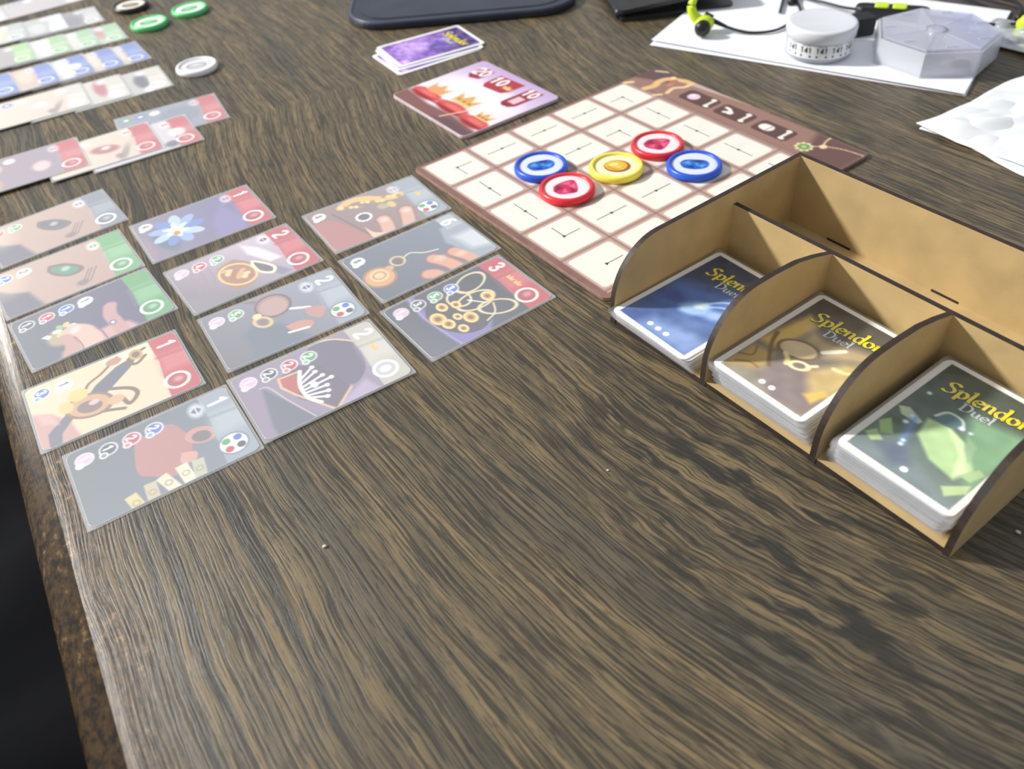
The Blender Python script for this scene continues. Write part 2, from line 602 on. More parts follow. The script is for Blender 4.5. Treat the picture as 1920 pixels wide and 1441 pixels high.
floor = put('floor', mesh('floor', *box(-300, 300, -200, 400, -76, -74), mat('floor_tile', (26, 26, 28), 0.6, 0.15, 6)))
floor['kind'] = 'structure'

# ------------------------------------------------------------------ materials in common
CARD = mat('card_stock', (238, 238, 236), 0.5, 0.02)
PRINT = print_mat('card_print', 0.5, 0.3)
GLOSSPRINT = print_mat('board_print', 0.38, 0.4)
SLEEVE = film_mat('sleeve_film', 0.2, 0.5, 1.5, gain=0.95)
DECKFILM = film_mat('deck_sleeve_film', 0.05, 0.1, 1.45, gain=1.0)
MDF = mat('raw_fibreboard', (190, 165, 118), 0.62, 0.05, 60, bump=0.15)
BURN = mat('laser_burnt_edge', (48, 36, 30), 0.6, 0.25, 160)

CW, CH = 4.45, 6.76           # card
SW, SH = 4.7, 7.0             # sleeve
UNDERCARD = mat('card_stock_edge', (172, 176, 188), 0.5, 0.05)
STOCK_U = mesh('card_stock', *prism(rrect(CW, CH, 0.28, 5), 0.012, 0.044), [CARD, UNDERCARD], [0, 0] + [1] * 24)
STOCK = mesh('card_stock', *prism(rrect(CW, CH, 0.28, 5), 0.012, 0.044), CARD)
SLV = mesh('sleeve', *prism(rrect(SW, SH, 0.04, 1), 0.004, 0.056), SLEEVE)
SLV_DECK = mesh('sleeve', *prism(rrect(SW, SH, 0.04, 1), 0.004, 0.056), DECKFILM)

RED, GRN, BLU, WHT, BLK, PRL, GLD, GRY = (rgb(205, 52, 62), rgb(84, 170, 96), rgb(70, 110, 205), rgb(236, 236, 228),
                                          rgb(62, 70, 84), rgb(226, 180, 216), rgb(222, 180, 90), rgb(150, 164, 178))


def icon(p, x, y, col, ch):
    p.ell(x, y, .088, .088, rgb(238, 236, 240), a=.85)
    p.ell(x, y, .07, .07, col)
    p.text(ch, x - .01, y, .085, .02, rgb(250, 250, 250) if col.sum() < 640 else rgb(120, 120, 130))
    p.ell(x + .06, y - .055, .034, .034, col * .6 + 100)
    p.ring(x + .06, y - .055, .034, .034, .014, rgb(245, 245, 245))


def gem_small(p, x, y, col):
    p.ell(x, y, .105, .075, rgb(235, 236, 245), a=.7, soft=.03)
    p.poly([(x - .05, y), (x, y + .05), (x + .05, y), (x, y - .05)], col)
    p.line([(x - .05, y), (x + .05, y)], .012, rgb(250, 250, 250))


def strip(p, col, num=None, crowns=0, wild=False, white=False, light=1.0):
    c = np.asarray(col)
    p.poly([(-.1, 1.235), (.4, 1.25), (.75, 1.215), (1.1, 1.2), (1.1, 1.6), (-.1, 1.6)], c)
    p.poly([(.3, 1.25), (.62, 1.23), (.62, 1.6), (.3, 1.6)], c * .55 + 110, a=.55, soft=.12)
    p.line([(.33, 1.24), (.36, 1.55)], .03, c * .75, a=.5, soft=.03)
    if num:
        p.text(num, .17, 1.39, .17, .034, rgb(252, 252, 252))
    for k in range(crowns):
        p.crown(.43 + .13 * k, 1.385, .05, rgb(250, 196, 96))
    if wild:
        p.ell(.79, 1.335, .135, .135, rgb(236, 238, 238))
        p.ring(.79, 1.335, .135, .135, .018, rgb(120, 130, 145))
        for (dx, dy), cc in zip(((-.055, .055), (.055, .055), (-.055, -.055), (.055, -.055)), (BLU, BLK, GRN, RED)):
            p.ell(.79 + dx, 1.335 + dy, .04, .04, cc)
    else:
        p.ring(.79, 1.325, .115, .115, .032, rgb(250, 246, 244))
        if white:
            p.ell(.79, 1.325, .10, .10, rgb(196, 198, 204))
            p.ell(.79, 1.325, .05, .06, rgb(226, 226, 228))
        else:
            p.ell(.79, 1.325, .092, .092, c * .9)
            p.ell(.78, 1.34, .045, .05, c * .55 + 105, soft=.03)


def costs(p, lst):
    for (c, ch), v in zip(lst, (.14, .355, .57, .78)):
        icon(p, .15, v, c, ch)


SKIN, SKIN2 = rgb(222, 170, 148), rgb(196, 134, 112)


def art_face_earring(gem, st, cst):
    def d(p):
        p.grad((0, 0), rgb(196, 168, 150), (1, 1.1), rgb(186, 152, 140))
        p.poly([(.2, -.1), (.5, .12), (.62, .3), (1.1, .42), (1.1, -.1)], rgb(96, 92, 112), soft=.05)
        p.ell(.25, .1, .3, .2, rgb(232, 204, 180), a=.5, soft=.2)
        p.poly([(.22, .62), (.30, .8), (.5, .95), (.6, .92), (.62, .78), (.5, .64), (.34, .58)], rgb(120, 96, 92), smooth=True)
        p.poly([(.28, .66), (.36, .8), (.5, .9), (.56, .86), (.56, .76), (.46, .67), (.34, .62)], gem, smooth=True)
        p.ell(.42, .77, .05, .05, gem * .4 + 140, soft=.03)
        for v in (.93, .97, 1.02):
            p.line([(.62, v + .06), (.88, v - .08)], .014, rgb(120, 98, 92))
        p.ell(.86, .86, .06, .07, rgb(136, 112, 112), soft=.03)
        strip(p, st)
        gem_small(p, .15, 1.17, st)
        costs(p, cst)
    return d


def art_flower_hand(p):
    p.grad((.2, .1), rgb(84, 96, 110), (.6, 1.2), rgb(84, 76, 118))
    p.ell(.62, .36, .16, .12, rgb(176, 160, 120), soft=.04)
    for k in range(7):
        a = k * .9
        p.ell(.52 + .09 * math.cos(a), .45 + .08 * math.sin(a), .05, .035, (rgb(226, 196, 130), rgb(150, 190, 120), rgb(240, 236, 220))[k % 3], ang=k * 50)
    p.poly([(.5, .2), (.58, .26), (.55, .3), (.49, .27)], rgb(240, 240, 244))
    p.poly([(1.1, .25), (.9, .32), (.8, .55), (.78, .85), (.85, 1.05), (1.1, 1.15)], rgb(206, 160, 152), soft=.05)
    p.line([(1.1, .95), (.8, .93), (.6, .92), (.44, .97)], .15, rgb(196, 146, 146), smooth=True, soft=.02)
    p.line([(1.1, .6), (.88, .62), (.7, .6), (.6, .52)], .23, rgb(224, 178, 162), smooth=True, soft=.02)
    p.line([(1.1, .38), (.92, .42), (.78, .44), (.68, .4)], .15, rgb(198, 146, 136), smooth=True, soft=.02)
    p.ell(.6, .54, .05, .07, rgb(240, 206, 196), ang=60, soft=.02)
    p.line([(1.05, .5), (.9, .52), (.72, .49)], .015, rgb(140, 98, 100), smooth=True)
    p.line([(1.05, .77), (.85, .76), (.7, .73)], .02, rgb(140, 98, 104), smooth=True)
    p.ell(.76, .9, .05, .04, rgb(120, 110, 150)); p.ell(.76, .9, .025, .02, rgb(220, 224, 240))
    strip(p, GRN)
    costs(p, [(BLK, '1'), (RED, '1'), (BLU, '1'), (WHT, '1')])


def art_pendant_collar(p):
    p.fill(rgb(226, 206, 170))
    p.poly([(.36, -.1), (1.1, -.1), (1.1, .36), (.74, .3), (.52, .16)], rgb(200, 150, 140), soft=.03)
    p.poly([(.0, 1.25), (.0, .75), (.14, .8), (.3, 1.2)], rgb(240, 226, 190), soft=.05)
    p.poly([(.12, 1.12), (.3, .98), (.6, .62), (.5, .5), (.36, .62), (.2, .86)], rgb(84, 92, 112))
    p.poly([(.66, .38), (.86, .2), (1.05, .16), (1.05, .06), (.8, .08), (.6, .3)], rgb(96, 96, 116))
    for P, w in (([(.08, 1.18), (.12, 1.05), (.2, .98), (.28, 1.05), (.2, 1.16)], .04), ([(.05, .9), (.14, .8), (.22, .7), (.3, .56), (.42, .5)], .03), ([(.5, .72), (.62, .9), (.74, .94), (.84, .84), (.72, .8)], .045), ([(.6, .36), (.74, .48), (.82, .66), (.88, .78)], .04)):
        p.line(P, w, rgb(120, 88, 60), smooth=True)
    p.ell(.13, 1.08, .09, .07, GLD * .9); p.ell(.13, 1.08, .05, .04, rgb(120, 90, 70))
    p.ell(.1, .86, .06, .08, rgb(196, 130, 110))
    p.ell(.62, .5, .17, .22, rgb(206, 160, 110), ang=-25)
    p.ring(.62, .5, .17, .22, .03, rgb(140, 100, 70), ang=-25)
    p.ell(.64, .5, .09, .12, rgb(130, 96, 92), ang=-25); p.ell(.6, .55, .04, .05, rgb(214, 180, 180))
    p.ell(.4, .44, .09, .1, rgb(230, 200, 110)); p.ell(.52, .3, .09, .07, rgb(232, 196, 120))
    p.ell(.7, .74, .07, .08, rgb(214, 170, 120))
    p.poly([(.44, .02), (.62, .06), (.72, .2), (.52, .16)], rgb(214, 168, 160), soft=.04)
    strip(p, RED, '1')
    costs(p, [(BLU, '3'), (WHT, '1')])


def art_cup_notes(p):
    p.grad((.2, .1), rgb(92, 106, 116), (.9, 1.3), rgb(122, 132, 148))
    p.poly([(.2, .58), (.17, .9), (.35, 1.0), (.55, 1.02), (.8, .92), (.86, .78), (.74, .6), (.6, .5)], rgb(186, 122, 118), smooth=True)
    p.ell(.5, 1.12, .15, .11, rgb(206, 140, 132), ang=60); p.ell(.52, 1.12, .09, .07, rgb(110, 104, 104), ang=60)
    p.poly([(.62, .9), (.74, .86), (.78, .98), (.68, 1.02)], rgb(216, 156, 142), smooth=True)
    for (cx, cy, an, cc) in ((.96, .40, 12, rgb(216, 200, 134)), (.92, .55, -4, rgb(200, 186, 150)), (.9, .7, 18, rgb(222, 214, 186)), (.88, .86, 5, rgb(236, 226, 190)), (.9, .98, -8, rgb(190, 190, 170))):
        c, s = math.cos(R(an)), math.sin(R(an))
        p.poly([(cx + a * c - b * s, cy + a * s + b * c) for a, b in ((-.12, -.055), (.2, -.055), (.2, .055), (-.12, .055))], cc)
        p.ring(cx, cy, .03, .03, .012, rgb(170, 150, 110))
    strip(p, GRY, '1', wild=True)
    gem_small(p, .16, 1.18, rgb(90, 96, 130))
    costs(p, [(PRL, '1'), (BLK, '1'), (RED, '2'), (BLU, '2')])


def art_blue_flower(p):
    p.grad((.5, .1), rgb(128, 118, 146), (.4, 1.2), rgb(104, 98, 156))
    p.poly([(1.1, .0), (.85, .1), (.6, .1), (.3, .0), (-.1, -.1), (1.1, -.1)], rgb(150, 120, 146), soft=.06)
    p.poly([(.1, 1.2), (.35, 1.1), (.8, 1.25), (1.1, 1.1), (1.1, .8), (.6, .85)], rgb(126, 112, 176), soft=.08)
    p.ell(.6, .26, .3, .12, rgb(78, 104, 120), soft=.05, ang=10)
    for k in range(9):
        a = k * 2 * math.pi / 9 + .2
        p.ell(.46 + .22 * math.cos(a), .45 + .2 * math.sin(a), .15, .075, (rgb(140, 170, 232), rgb(176, 200, 240), rgb(96, 130, 210))[k % 3], ang=math.degrees(a))
    for k in range(6):
        a = k * 1.05
        p.ell(.46 + .1 * math.cos(a), .44 + .09 * math.sin(a), .09, .04, rgb(206, 222, 246), ang=math.degrees(a))
    p.ell(.49, .43, .1, .09, rgb(236, 222, 176), soft=.03)
    p.ell(.54, .42, .05, .04, rgb(196, 140, 90)); p.ell(.43, .46, .03, .03, rgb(250, 246, 230))
    strip(p, RED, '1')
    gem_small(p, .15, 1.19, RED)
    costs(p, [(WHT, '4')])


def art_drop_pendant(p):
    p.grad((1, 0), rgb(120, 104, 122), (.1, 1.0), rgb(196, 180, 196))
    p.poly([(.62, -.1), (1.1, -.1), (1.1, 1.0), (.95, .6)], rgb(136, 126, 138), soft=.05)
    p.poly([(.05, .9), (.24, 1.05), (.62, 1.2), (.62, 1.05), (.3, .9)], rgb(232, 222, 230), soft=.04)
    p.poly([(.6, 1.0), (.95, 1.18), (.96, 1.05), (.82, .98)], rgb(130, 126, 160), soft=.03)
    for v in (.2, .3, .4):
        p.line([(.1, v), (.4, v + .02), (.72, v - .05)], .02, rgb(156, 126, 140), smooth=True, a=.6)
    p.poly([(.28, .72), (.36, .5), (.6, .44), (.82, .5), (.92, .64), (.8, .8), (.5, .86)], rgb(176, 122, 84), smooth=True)
    p.ring(.6, .65, .24, .19, .03, rgb(232, 200, 130), ang=20)
    for k in range(12):
        p.ell(.44 + .04 * (k % 4) + .09 * (k // 4), .54 + .06 * (k % 4) + .02 * (k // 4), .045, .035, (rgb(220, 170, 110), rgb(240, 206, 150), rgb(180, 110, 80))[k % 3], ang=k * 40)
    p.poly([(.44, .88), (.54, .84), (.74, .86), (.86, .98), (.76, 1.06), (.6, 1.0)], rgb(244, 232, 200), smooth=True)
    p.poly([(.5, .89), (.56, .875), (.72, .89), (.81, .98), (.74, 1.02), (.62, .97)], rgb(96, 92, 104), smooth=True)
    strip(p, RED, '2')
    gem_small(p, .13, 1.17, RED * .6)
    costs(p, [(PRL, '1'), (RED, '4'), (GRN, '2')])


def art_loupe(p):
    p.grad((1, .1), rgb(112, 108, 122), (.2, 1.2), rgb(140, 146, 166))
    p.poly([(1.1, .2), (.8, .3), (.55, .3), (.45, .45), (.6, .7), (1.1, .95)], rgb(96, 112, 132), soft=.08)
    p.ell(.23, .74, .22, .2, rgb(168, 132, 132), soft=.03); p.ell(.27, .74, .16, .15, rgb(190, 150, 144))
    p.ring(.25, .74, .2, .19, .03, rgb(110, 84, 84))
    p.line([(.42, .88), (.52, 1.06)], .04, rgb(236, 232, 236))
    p.line([(.08, .6), (.0, .5)], .05, rgb(130, 104, 104))
    p.ring(.46, .55, .1, .075, .035, rgb(228, 190, 120), ang=30)
    p.ell(.33, .53, .05, .05, rgb(240, 214, 150)); p.ell(.45, .56, .05, .03, rgb(150, 108, 84), ang=30)
    p.poly([(.5, 1.0), (.66, 1.0), (.76, 1.1), (.6, 1.2)], rgb(196, 136, 132), smooth=True)
    p.poly([(.68, .72), (.78, .76), (.86, .92), (.78, 1.0), (.68, .9)], rgb(206, 140, 124), smooth=True)
    p.line([(.8, .72), (.84, .92)], .035, rgb(240, 228, 216))
    strip(p, GRY, '2', wild=True)
    gem_small(p, .16, 1.17, rgb(90, 96, 140))
    costs(p, [(PRL, '1'), (GRN, '5')])


def art_tiara_case(p):
    p.grad((.6, -.1), rgb(146, 128, 156), (.6, 1.2), rgb(150, 134, 160))
    p.poly([(.3, .22), (.86, .12), (1.1, .12), (1.1, .55), (.95, .5)], rgb(98, 104, 122), soft=.03)
    p.poly([(.0, .85), (.04, 1.05), (.2, 1.22), (.6, 1.2), (.8, .98), (.5, .78), (.16, .74)], rgb(104, 92, 122), smooth=True)
    p.poly([(.8, 1.1), (1.1, 1.2), (1.1, .7), (.98, .72)], rgb(178, 160, 196), soft=.04)
    p.poly([(.28, .38), (.2, .62), (.34, .82), (.8, .94), (1.02, .7), (.66, .46)], rgb(104, 86, 112))
    p.poly([(.28, .4), (.34, .62), (.5, .56), (.6, .48), (.42, .4)], rgb(196, 84, 76))
    p.line([(.30, .62), (.28, .40), (.42, .38), (.6, .46), (1.02, .70), (.82, .94)], .028, rgb(226, 186, 140))
    p.line([(.0, .84), (.0, .95), (.06, 1.1), (.2, 1.24)], .025, rgb(226, 196, 150), smooth=True)
    p.line([(.3, .2), (.34, .28), (.6, .36), (.98, .5)], .018, rgb(196, 178, 186), smooth=True)
    p.line([(.3, .62), (.5, .54), (.7, .54), (.84, .62)], .04, rgb(240, 242, 250), smooth=True)
    for (x, y) in ((.32, .74), (.4, .74), (.49, .78), (.57, .84), (.65, .76), (.73, .74), (.8, .7)):
        p.line([(x * .6 + .24, .56), (x, y)], .028, rgb(238, 240, 250)); p.ell(x, y, .026, .026, rgb(255, 255, 255))
    p.ell(.57, .66, .05, .04, rgb(216, 222, 240))
    strip(p, rgb(196, 192, 178), '2', crowns=1, white=True)
    costs(p, [(PRL, '1'), (BLK, '2'), (RED, '2'), (GRN, '2')])


def art_gold_necklace(p):
    p.grad((.9, .1), rgb(150, 104, 104), (.3, 1.2), rgb(150, 130, 130))
    p.poly([(.25, -.1), (.3, .25), (.7, .4), (1.1, .5), (1.1, -.1)], rgb(186, 110, 106), soft=.04)
    p.line([(.18, .3), (.5, .38), (1.05, .52)], .022, rgb(120, 84, 80), smooth=True)
    p.line([(.12, .45), (.05, .6), (.1, .78), (.22, .92), (.3, 1.08), (.3, 1.2)], .12, rgb(232, 190, 104), smooth=True)
    for k in range(14):
        p.ell(.12 + .025 * (k % 5) + .01 * k, .45 + .055 * k, .035, .03, (rgb(250, 220, 140), rgb(190, 130, 70), rgb(244, 208, 120))[k % 3])
    p.ell(.42, .9, .07, .08, rgb(190, 170, 120)); p.ell(.45, 1.0, .08, .05, rgb(232, 190, 110)); p.ell(.36, .95, .04, .03, rgb(110, 160, 150))
    for P in ([(1.1, .66), (.84, .74), (.7, .76)], [(1.1, .92), (.86, 1.02), (.68, 1.08)]):
        p.line(P, .2, rgb(150, 96, 82), smooth=True, soft=.03); p.line(P, .165, SKIN, smooth=True, soft=.02)
        p.ell(P[-1][0] + .02, P[-1][1], .05, .05, rgb(240, 200, 184), soft=.03)
    p.poly([(.7, .5), (.9, .55), (1.05, .75), (1.05, .5)], rgb(236, 196, 160), smooth=True)
    p.ell(.5, .59, .10, .10, rgb(244, 236, 226)); p.ell(.5, .59, .075, .075, rgb(84, 80, 96))
    for k in range(12):
        a = k * math.pi / 6
        p.ell(.5 + .092 * math.cos(a), .59 + .092 * math.sin(a), .018, .018, rgb(255, 255, 255))
    strip(p, GRY, None, crowns=1, wild=True)
    gem_small(p, .15, 1.17, GRY)
    costs(p, [(WHT, '8')])


def art_watch_chain(p):
    p.grad((.9, .1), rgb(84, 96, 112), (.2, 1.2), rgb(110, 122, 142))
    p.ell(.58, .19, .2, .19, rgb(222, 166, 104)); p.ring(.58, .19, .19, .18, .03, rgb(176, 120, 70))
    p.ell(.55, .2, .12, .11, rgb(240, 200, 140)); p.ring(.55, .2, .07, .07, .02, rgb(190, 140, 90))
    p.ell(.5, .36, .05, .05, rgb(214, 170, 110))
    p.ring(.44, .5, .09, .08, .03, rgb(216, 190, 140)); p.ell(.46, .5, .06, .05, rgb(120, 84, 80))
    p.line([(.42, .6), (.4, .7), (.5, .82), (.55, .98)], .022, rgb(226, 214, 190), smooth=True)
    for P in ([(1.1, .98), (.86, .93), (.68, .84)], [(1.1, 1.2), (.9, 1.18), (.72, 1.1)], [(1.1, .74), (.95, .7), (.9, .64)]):
        p.line(P, .2, rgb(150, 92, 76), smooth=True, soft=.03); p.line(P, .165, rgb(226, 158, 126), smooth=True, soft=.02)
    p.ell(.72, .9, .05, .07, rgb(240, 190, 160), soft=.04); p.ell(.8, 1.14, .05, .07, rgb(240, 190, 160), soft=.04)
    p.poly([(.2, 1.22), (.5, 1.12), (1.1, 1.3), (1.1, 1.6), (.2, 1.6)], rgb(150, 164, 178), soft=.03)
    p.poly([(.45, 1.25), (.8, 1.3), (.9, 1.6), (.45, 1.6)], rgb(206, 212, 220), soft=.1)
    p.poly([(-.1, 1.28), (.28, 1.28), (.28, 1.5), (-.1, 1.5)], rgb(176, 184, 192))
    p.text('6', .15, 1.39, .18, .034, rgb(252, 252, 252))
    costs(p, [(WHT, '8')])


def art_jewel_bowl(p):
    p.grad((.9, .1), rgb(88, 92, 112), (.2, 1.1), rgb(46, 48, 66))
    p.poly([(-.1, .3), (.4, .26), (1.1, .34), (1.1, .62), (.9, .8), (.6, .3), (.2, .36), (-.1, .4)], rgb(128, 114, 190), soft=.03)
    p.line([(-.02, .33), (.4, .28), (1.05, .36)], .02, rgb(160, 150, 200), smooth=True)
    p.poly([(.2, .45), (.4, .3), (.7, .34), (.9, .5), (.92, .72), (.7, .9), (.4, .82)], rgb(60, 56, 70), smooth=True)
    for (x, y, rx, ry, an) in ((.2, 1.0, .13, .2, 20), (.5, .86, .14, .22, 0), (.74, .98, .12, .2, -30), (.36, .74, .14, .12, 10)):
        p.ring(x, y, rx, ry, .026, rgb(232, 214, 160), ang=an)
    for (x, y, r_) in ((.5, .38, .11), (.64, .42, .09), (.36, .52, .08), (.7, .66, .1), (.52, 1.0, .09), (.8, .5, .07), (.42, .66, .07), (.6, .56, .06)):
        p.ell(x, y, r_, r_ * .8, rgb(214, 176, 84)); p.ring(x, y, r_ * .8, r_ * .6, .018, rgb(250, 226, 140)); p.ell(x, y, r_ * .35, r_ * .3, rgb(150, 84, 60))
    p.line([(.44, .8), (.6, .92)], .02, rgb(244, 240, 236)); p.line([(.66, .98), (.8, .9), (.86, .76)], .02, rgb(240, 226, 180), smooth=True)
    strip(p, rgb(210, 44, 54), '3', crowns=2)
    costs(p, [(PRL, '1'), (BLK, '3'), (GRN, '5'), (BLU, '3')])


def desaturated(draw):  # mixes the print colours towards grey and lifts them slightly
    def d(p):
        draw(p)
        g = p.C.mean(axis=1, keepdims=True)
        p.C = p.C * .84 + g * .16 + 8
    return d


def put_card(label, x, y, ang, draw, z=0.0, nx=96, group=None, name='game_card'):
    draw = desaturated(draw)
    t = thing(name, label, 'card', (x, y, z), R(ang - 90), group)
    put('card_stock', STOCK, t)
    put('picture', grid_mesh('picture', CW - .02, CH - .02, .27, nx, int(nx * 1.53), 0.047, draw, PRINT, CW), t)
    put('sleeve', SLV, t)
    return t


MARKET = [
    ('sleeved card with a dark drop earring on a cheek and dark top strip', -24.98, 41.94, 34.5, art_face_earring(rgb(86, 92, 112), rgb(120, 132, 146), [(RED, '2'), (GRN, '2')])),
    ('sleeved card with a green drop earring on a cheek and green top strip', -22.76, 37.19, 32.6, art_face_earring(rgb(70, 150, 112), rgb(96, 176, 104), [(BLU, '2'), (WHT, '2')])),
    ('sleeved card of a hand holding a small flower, with green top strip', -20.10, 33.05, 34.0, art_flower_hand),
    ('sleeved card of gold pendants on a cream collar, red strip numbered 1', -17.56, 27.67, 29.6, art_pendant_collar),
    ('sleeved card of a pink cup and pale notes, grey strip numbered 1', -14.33, 23.41, 29.8, art_cup_notes),
    ('sleeved card of a pale blue flower, red strip numbered 1', -16.37, 40.95, 30.6, art_blue_flower),
    ('sleeved card of a gold pendant with a dark teardrop, red strip numbered 2', -13.25, 36.16, 32.4, art_drop_pendant),
    ('sleeved card of a ring seen under a loupe, grey strip numbered 2', -10.58, 31.63, 28.8, art_loupe),
    ('sleeved card of a white tiara in an open case, cream strip numbered 2', -8.27, 27.04, 29.7, art_tiara_case),
    ('sleeved card of fingers holding a gold necklace with a dark round stone', -6.59, 40.24, 29.4, art_gold_necklace),
    ('sleeved card of fingers holding a gold watch on a chain, numbered 6', -4.11, 35.75, 32.4, art_watch_chain),
    ('sleeved card of a bowl heaped with gold jewellery, red strip numbered 3', -1.74, 31.24, 33.1, art_jewel_bowl),
]
for lb, x, y, a, dr in MARKET:
    o = put_card(lb, x, y, a, dr, group='sleeved cards laid out in the middle of the table')
# the nearest card tucks its right end under the tiara card's sleeve
for o in COL.objects:
    if o.get('label', '').startswith('sleeved card of a white tiara'):
        o.location.z = 0.06 * S


# rows of won cards at the upper left, each overlapping the one before
def row_art(st, body, blobs, wht=False, white=False):
    def d(p):
        p.grad((.2, 0), body, (.9, 1.2), body * .8 + 30)
        for b in blobs:
            p.ell(*b[:4], b[4], ang=b[5] if len(b) > 5 else 0, soft=.04)
        strip(p, st, white=white)
        if wht:
            p.ell(.5, 1.28, .13, .11, rgb(250, 250, 250), soft=.05)
        gem_small(p, .15, 1.18, st)
        for v, c in ((.14, GRN), (.355, BLU), (.57, WHT)):
            p.ell(.15, v, .08, .08, c); p.ell(.15, v, .03, .04, rgb(250, 250, 250))
    return d


CREAM, LILAC, SLATE, GREYW = rgb(206, 200, 186), rgb(176, 160, 182), rgb(150, 160, 172), rgb(206, 208, 206)
EARRING = [(.5, .8, .13, .2, rgb(176, 90, 90), -20), (.46, .82, .05, .06, rgb(250, 240, 236)), (.8, 1.0, .12, .012, rgb(110, 90, 90), -20), (.8, 1.05, .12, .012, rgb(110, 90, 90), -20), (.84, .94, .07, .05, rgb(140, 116, 120))]
EARRING_W = [(.5, .8, .13, .2, rgb(206, 200, 196), -20), (.46, .82, .07, .08, rgb(252, 252, 250)), (.8, 1.0, .12, .012, rgb(110, 90, 90), -20), (.8, 1.05, .12, .012, rgb(110, 90, 90), -20), (.84, .94, .07, .05, rgb(140, 116, 120))]
ROWS = [
    ('red', 28.3, [
        ((-19.40, 53.10), row_art(RED, rgb(214, 206, 214), [(.85, 1.12, .1, .1, rgb(90, 84, 116))], wht=True), 'red topped sleeved card at the right end of the long red row'),
        ((-21.75, 52.35), row_art(RED, rgb(230, 206, 184), EARRING), 'red topped sleeved card with a red earring, second in the red row'),
        ((-26.05, 50.85), row_art(RED, rgb(150, 124, 146), [(.3, .25, .2, .2, rgb(214, 200, 150)), (.6, .95, .16, .12, rgb(226, 190, 190)), (.8, .2, .3, .2, rgb(196, 150, 130))]), 'mauve sleeved card with red top lying over the red earring card')]),
    ('cream', 27.7, [
        ((-23.55, 62.44), row_art(CREAM, rgb(190, 190, 186), [(.5, 1.14, .3, .12, rgb(64, 62, 92)), (.9, 1.2, .12, .1, rgb(250, 250, 250))], white=True), 'cream topped sleeved card with a dark shape, right end of the cream row'),
        ((-26.20, 61.30), row_art(CREAM, rgb(212, 206, 190), [(.4, 1.14, .34, .1, rgb(186, 84, 96))], white=True), 'cream topped sleeved card with a dark red patch, second in the cream row'),
        ((-28.75, 60.20), row_art(CREAM, rgb(228, 204, 184), EARRING_W, white=True), 'peach sleeved card with a white earring at the left of the cream row')]),
    ('blue', 31.0, [
        ((-26.72, 68.08), row_art(BLU, rgb(206, 190, 176), [(.5, 1.1, .3, .1, rgb(226, 204, 190))]), 'blue topped sleeved card at the right end of the blue row'),
        ((-28.45, 67.15), row_art(BLU, rgb(214, 196, 180), [(.5, 1.1, .3, .1, rgb(230, 206, 186))]), 'blue topped sleeved card second from the right in the blue row'),
        ((-30.35, 66.10), row_art(BLU, rgb(200, 206, 220), [(.5, 1.1, .4, .1, rgb(240, 242, 250))], wht=True), 'blue topped sleeved card with a white blot in the middle of the blue row'),
        ((-32.55, 64.80), row_art(BLU, rgb(214, 180, 164), [(.4, 1.05, .3, .12, rgb(226, 196, 170))]), 'blue topped sleeved card with a peach stripe in the blue row'),
        ((-35.05, 63.30), row_art(BLU, rgb(120, 150, 214), []), 'blue sleeved card at the left end of the blue row')]),
    ('green', 29.0, [
        ((-29.80, 73.00), row_art(rgb(146, 196, 140), rgb(190, 206, 186), [(.4, 1.15, .3, .08, rgb(196, 120, 120))]), 'green topped sleeved card with a pink stripe, right end of the green row'),
        ((-31.65, 72.00), row_art(rgb(140, 196, 140), rgb(206, 214, 204), [(.5, 1.1, .3, .1, rgb(222, 206, 200))]), 'green topped sleeved card second from the right in the green row'),
        ((-33.60, 71.00), row_art(rgb(140, 200, 120), rgb(206, 212, 200), [(.5, 1.1, .4, .1, rgb(238, 240, 238))]), 'green topped sleeved card third from the right in the green row'),
        ((-36.10, 69.70), row_art(rgb(150, 206, 110), rgb(160, 150, 156), []), 'lime green topped sleeved card at the left end of the green row')]),
    ('grey', 28.3, [
        ((-33.12, 77.74), row_art(rgb(186, 186, 188), rgb(120, 118, 128), [(.6, 1.0, .3, .16, rgb(104, 100, 116))]), 'grey sleeved card with a dark blotch, right end of the grey row'),
        ((-35.70, 76.55), row_art(rgb(206, 214, 212), rgb(178, 180, 182), [(.6, 1.0, .3, .16, rgb(196, 200, 200))]), 'pale grey sleeved card, second in the grey row'),
        ((-38.60, 75.00), row_art(rgb(170, 182, 178), rgb(214, 206, 184), [(.5, .9, .3, .2, rgb(232, 220, 190))]), 'grey and cream sleeved card at the left end of the grey row')]),
    ('top', 33.0, [
        ((-36.90, 84.00), row_art(rgb(206, 196, 200), rgb(190, 176, 182), []), 'mauve grey sleeved card at the top left corner, behind the grey row'),
        ((-42.40, 80.20), row_art(rgb(196, 190, 200), rgb(176, 166, 180), []), 'mauve grey sleeved card cut off by the left frame edge at the top')]),
]
put_card('lone sleeved card with red top tucked behind the red row', -18.185 - 3.5 * math.cos(R(24.5)), 56.22 - 3.5 * math.sin(R(24.5)), 24.5,
         row_art(RED, rgb(132, 140, 160), [(.45, .9, .3, .3, rgb(120, 128, 150))]), nx=48, group='sleeved cards in overlapping rows')
for nm, a, lst in ROWS:
    for k, ((mx, my), dr, lb) in enumerate(lst):
        zz = 0.06 * (k + (1 if nm == 'red' else 0))
        put_card(lb, mx - 3.5 * math.cos(R(a)), my - 3.5 * math.sin(R(a)), a, dr, z=zz, nx=48, group='sleeved cards in overlapping rows')

# ------------------------------------------------------------------ game board
BA = R(33.49)
board = thing('game_board', 'brown bordered game board with a five by five grid of cream squares', 'board', (-2.0, 44.06, 0), BA)
# local x along the rows (away to the right), local -y down towards the tray
U0, U1, N0, N1 = -1.95, 17.8, -1.75, 15.1


def bouts(i):
    return [(x, y) for x, y in rrect(U1 - U0 - 2 * i, N1 - N0 - 2 * i, 0.35, 4, (U0 + U1) / 2, -(N0 + N1) / 2)]


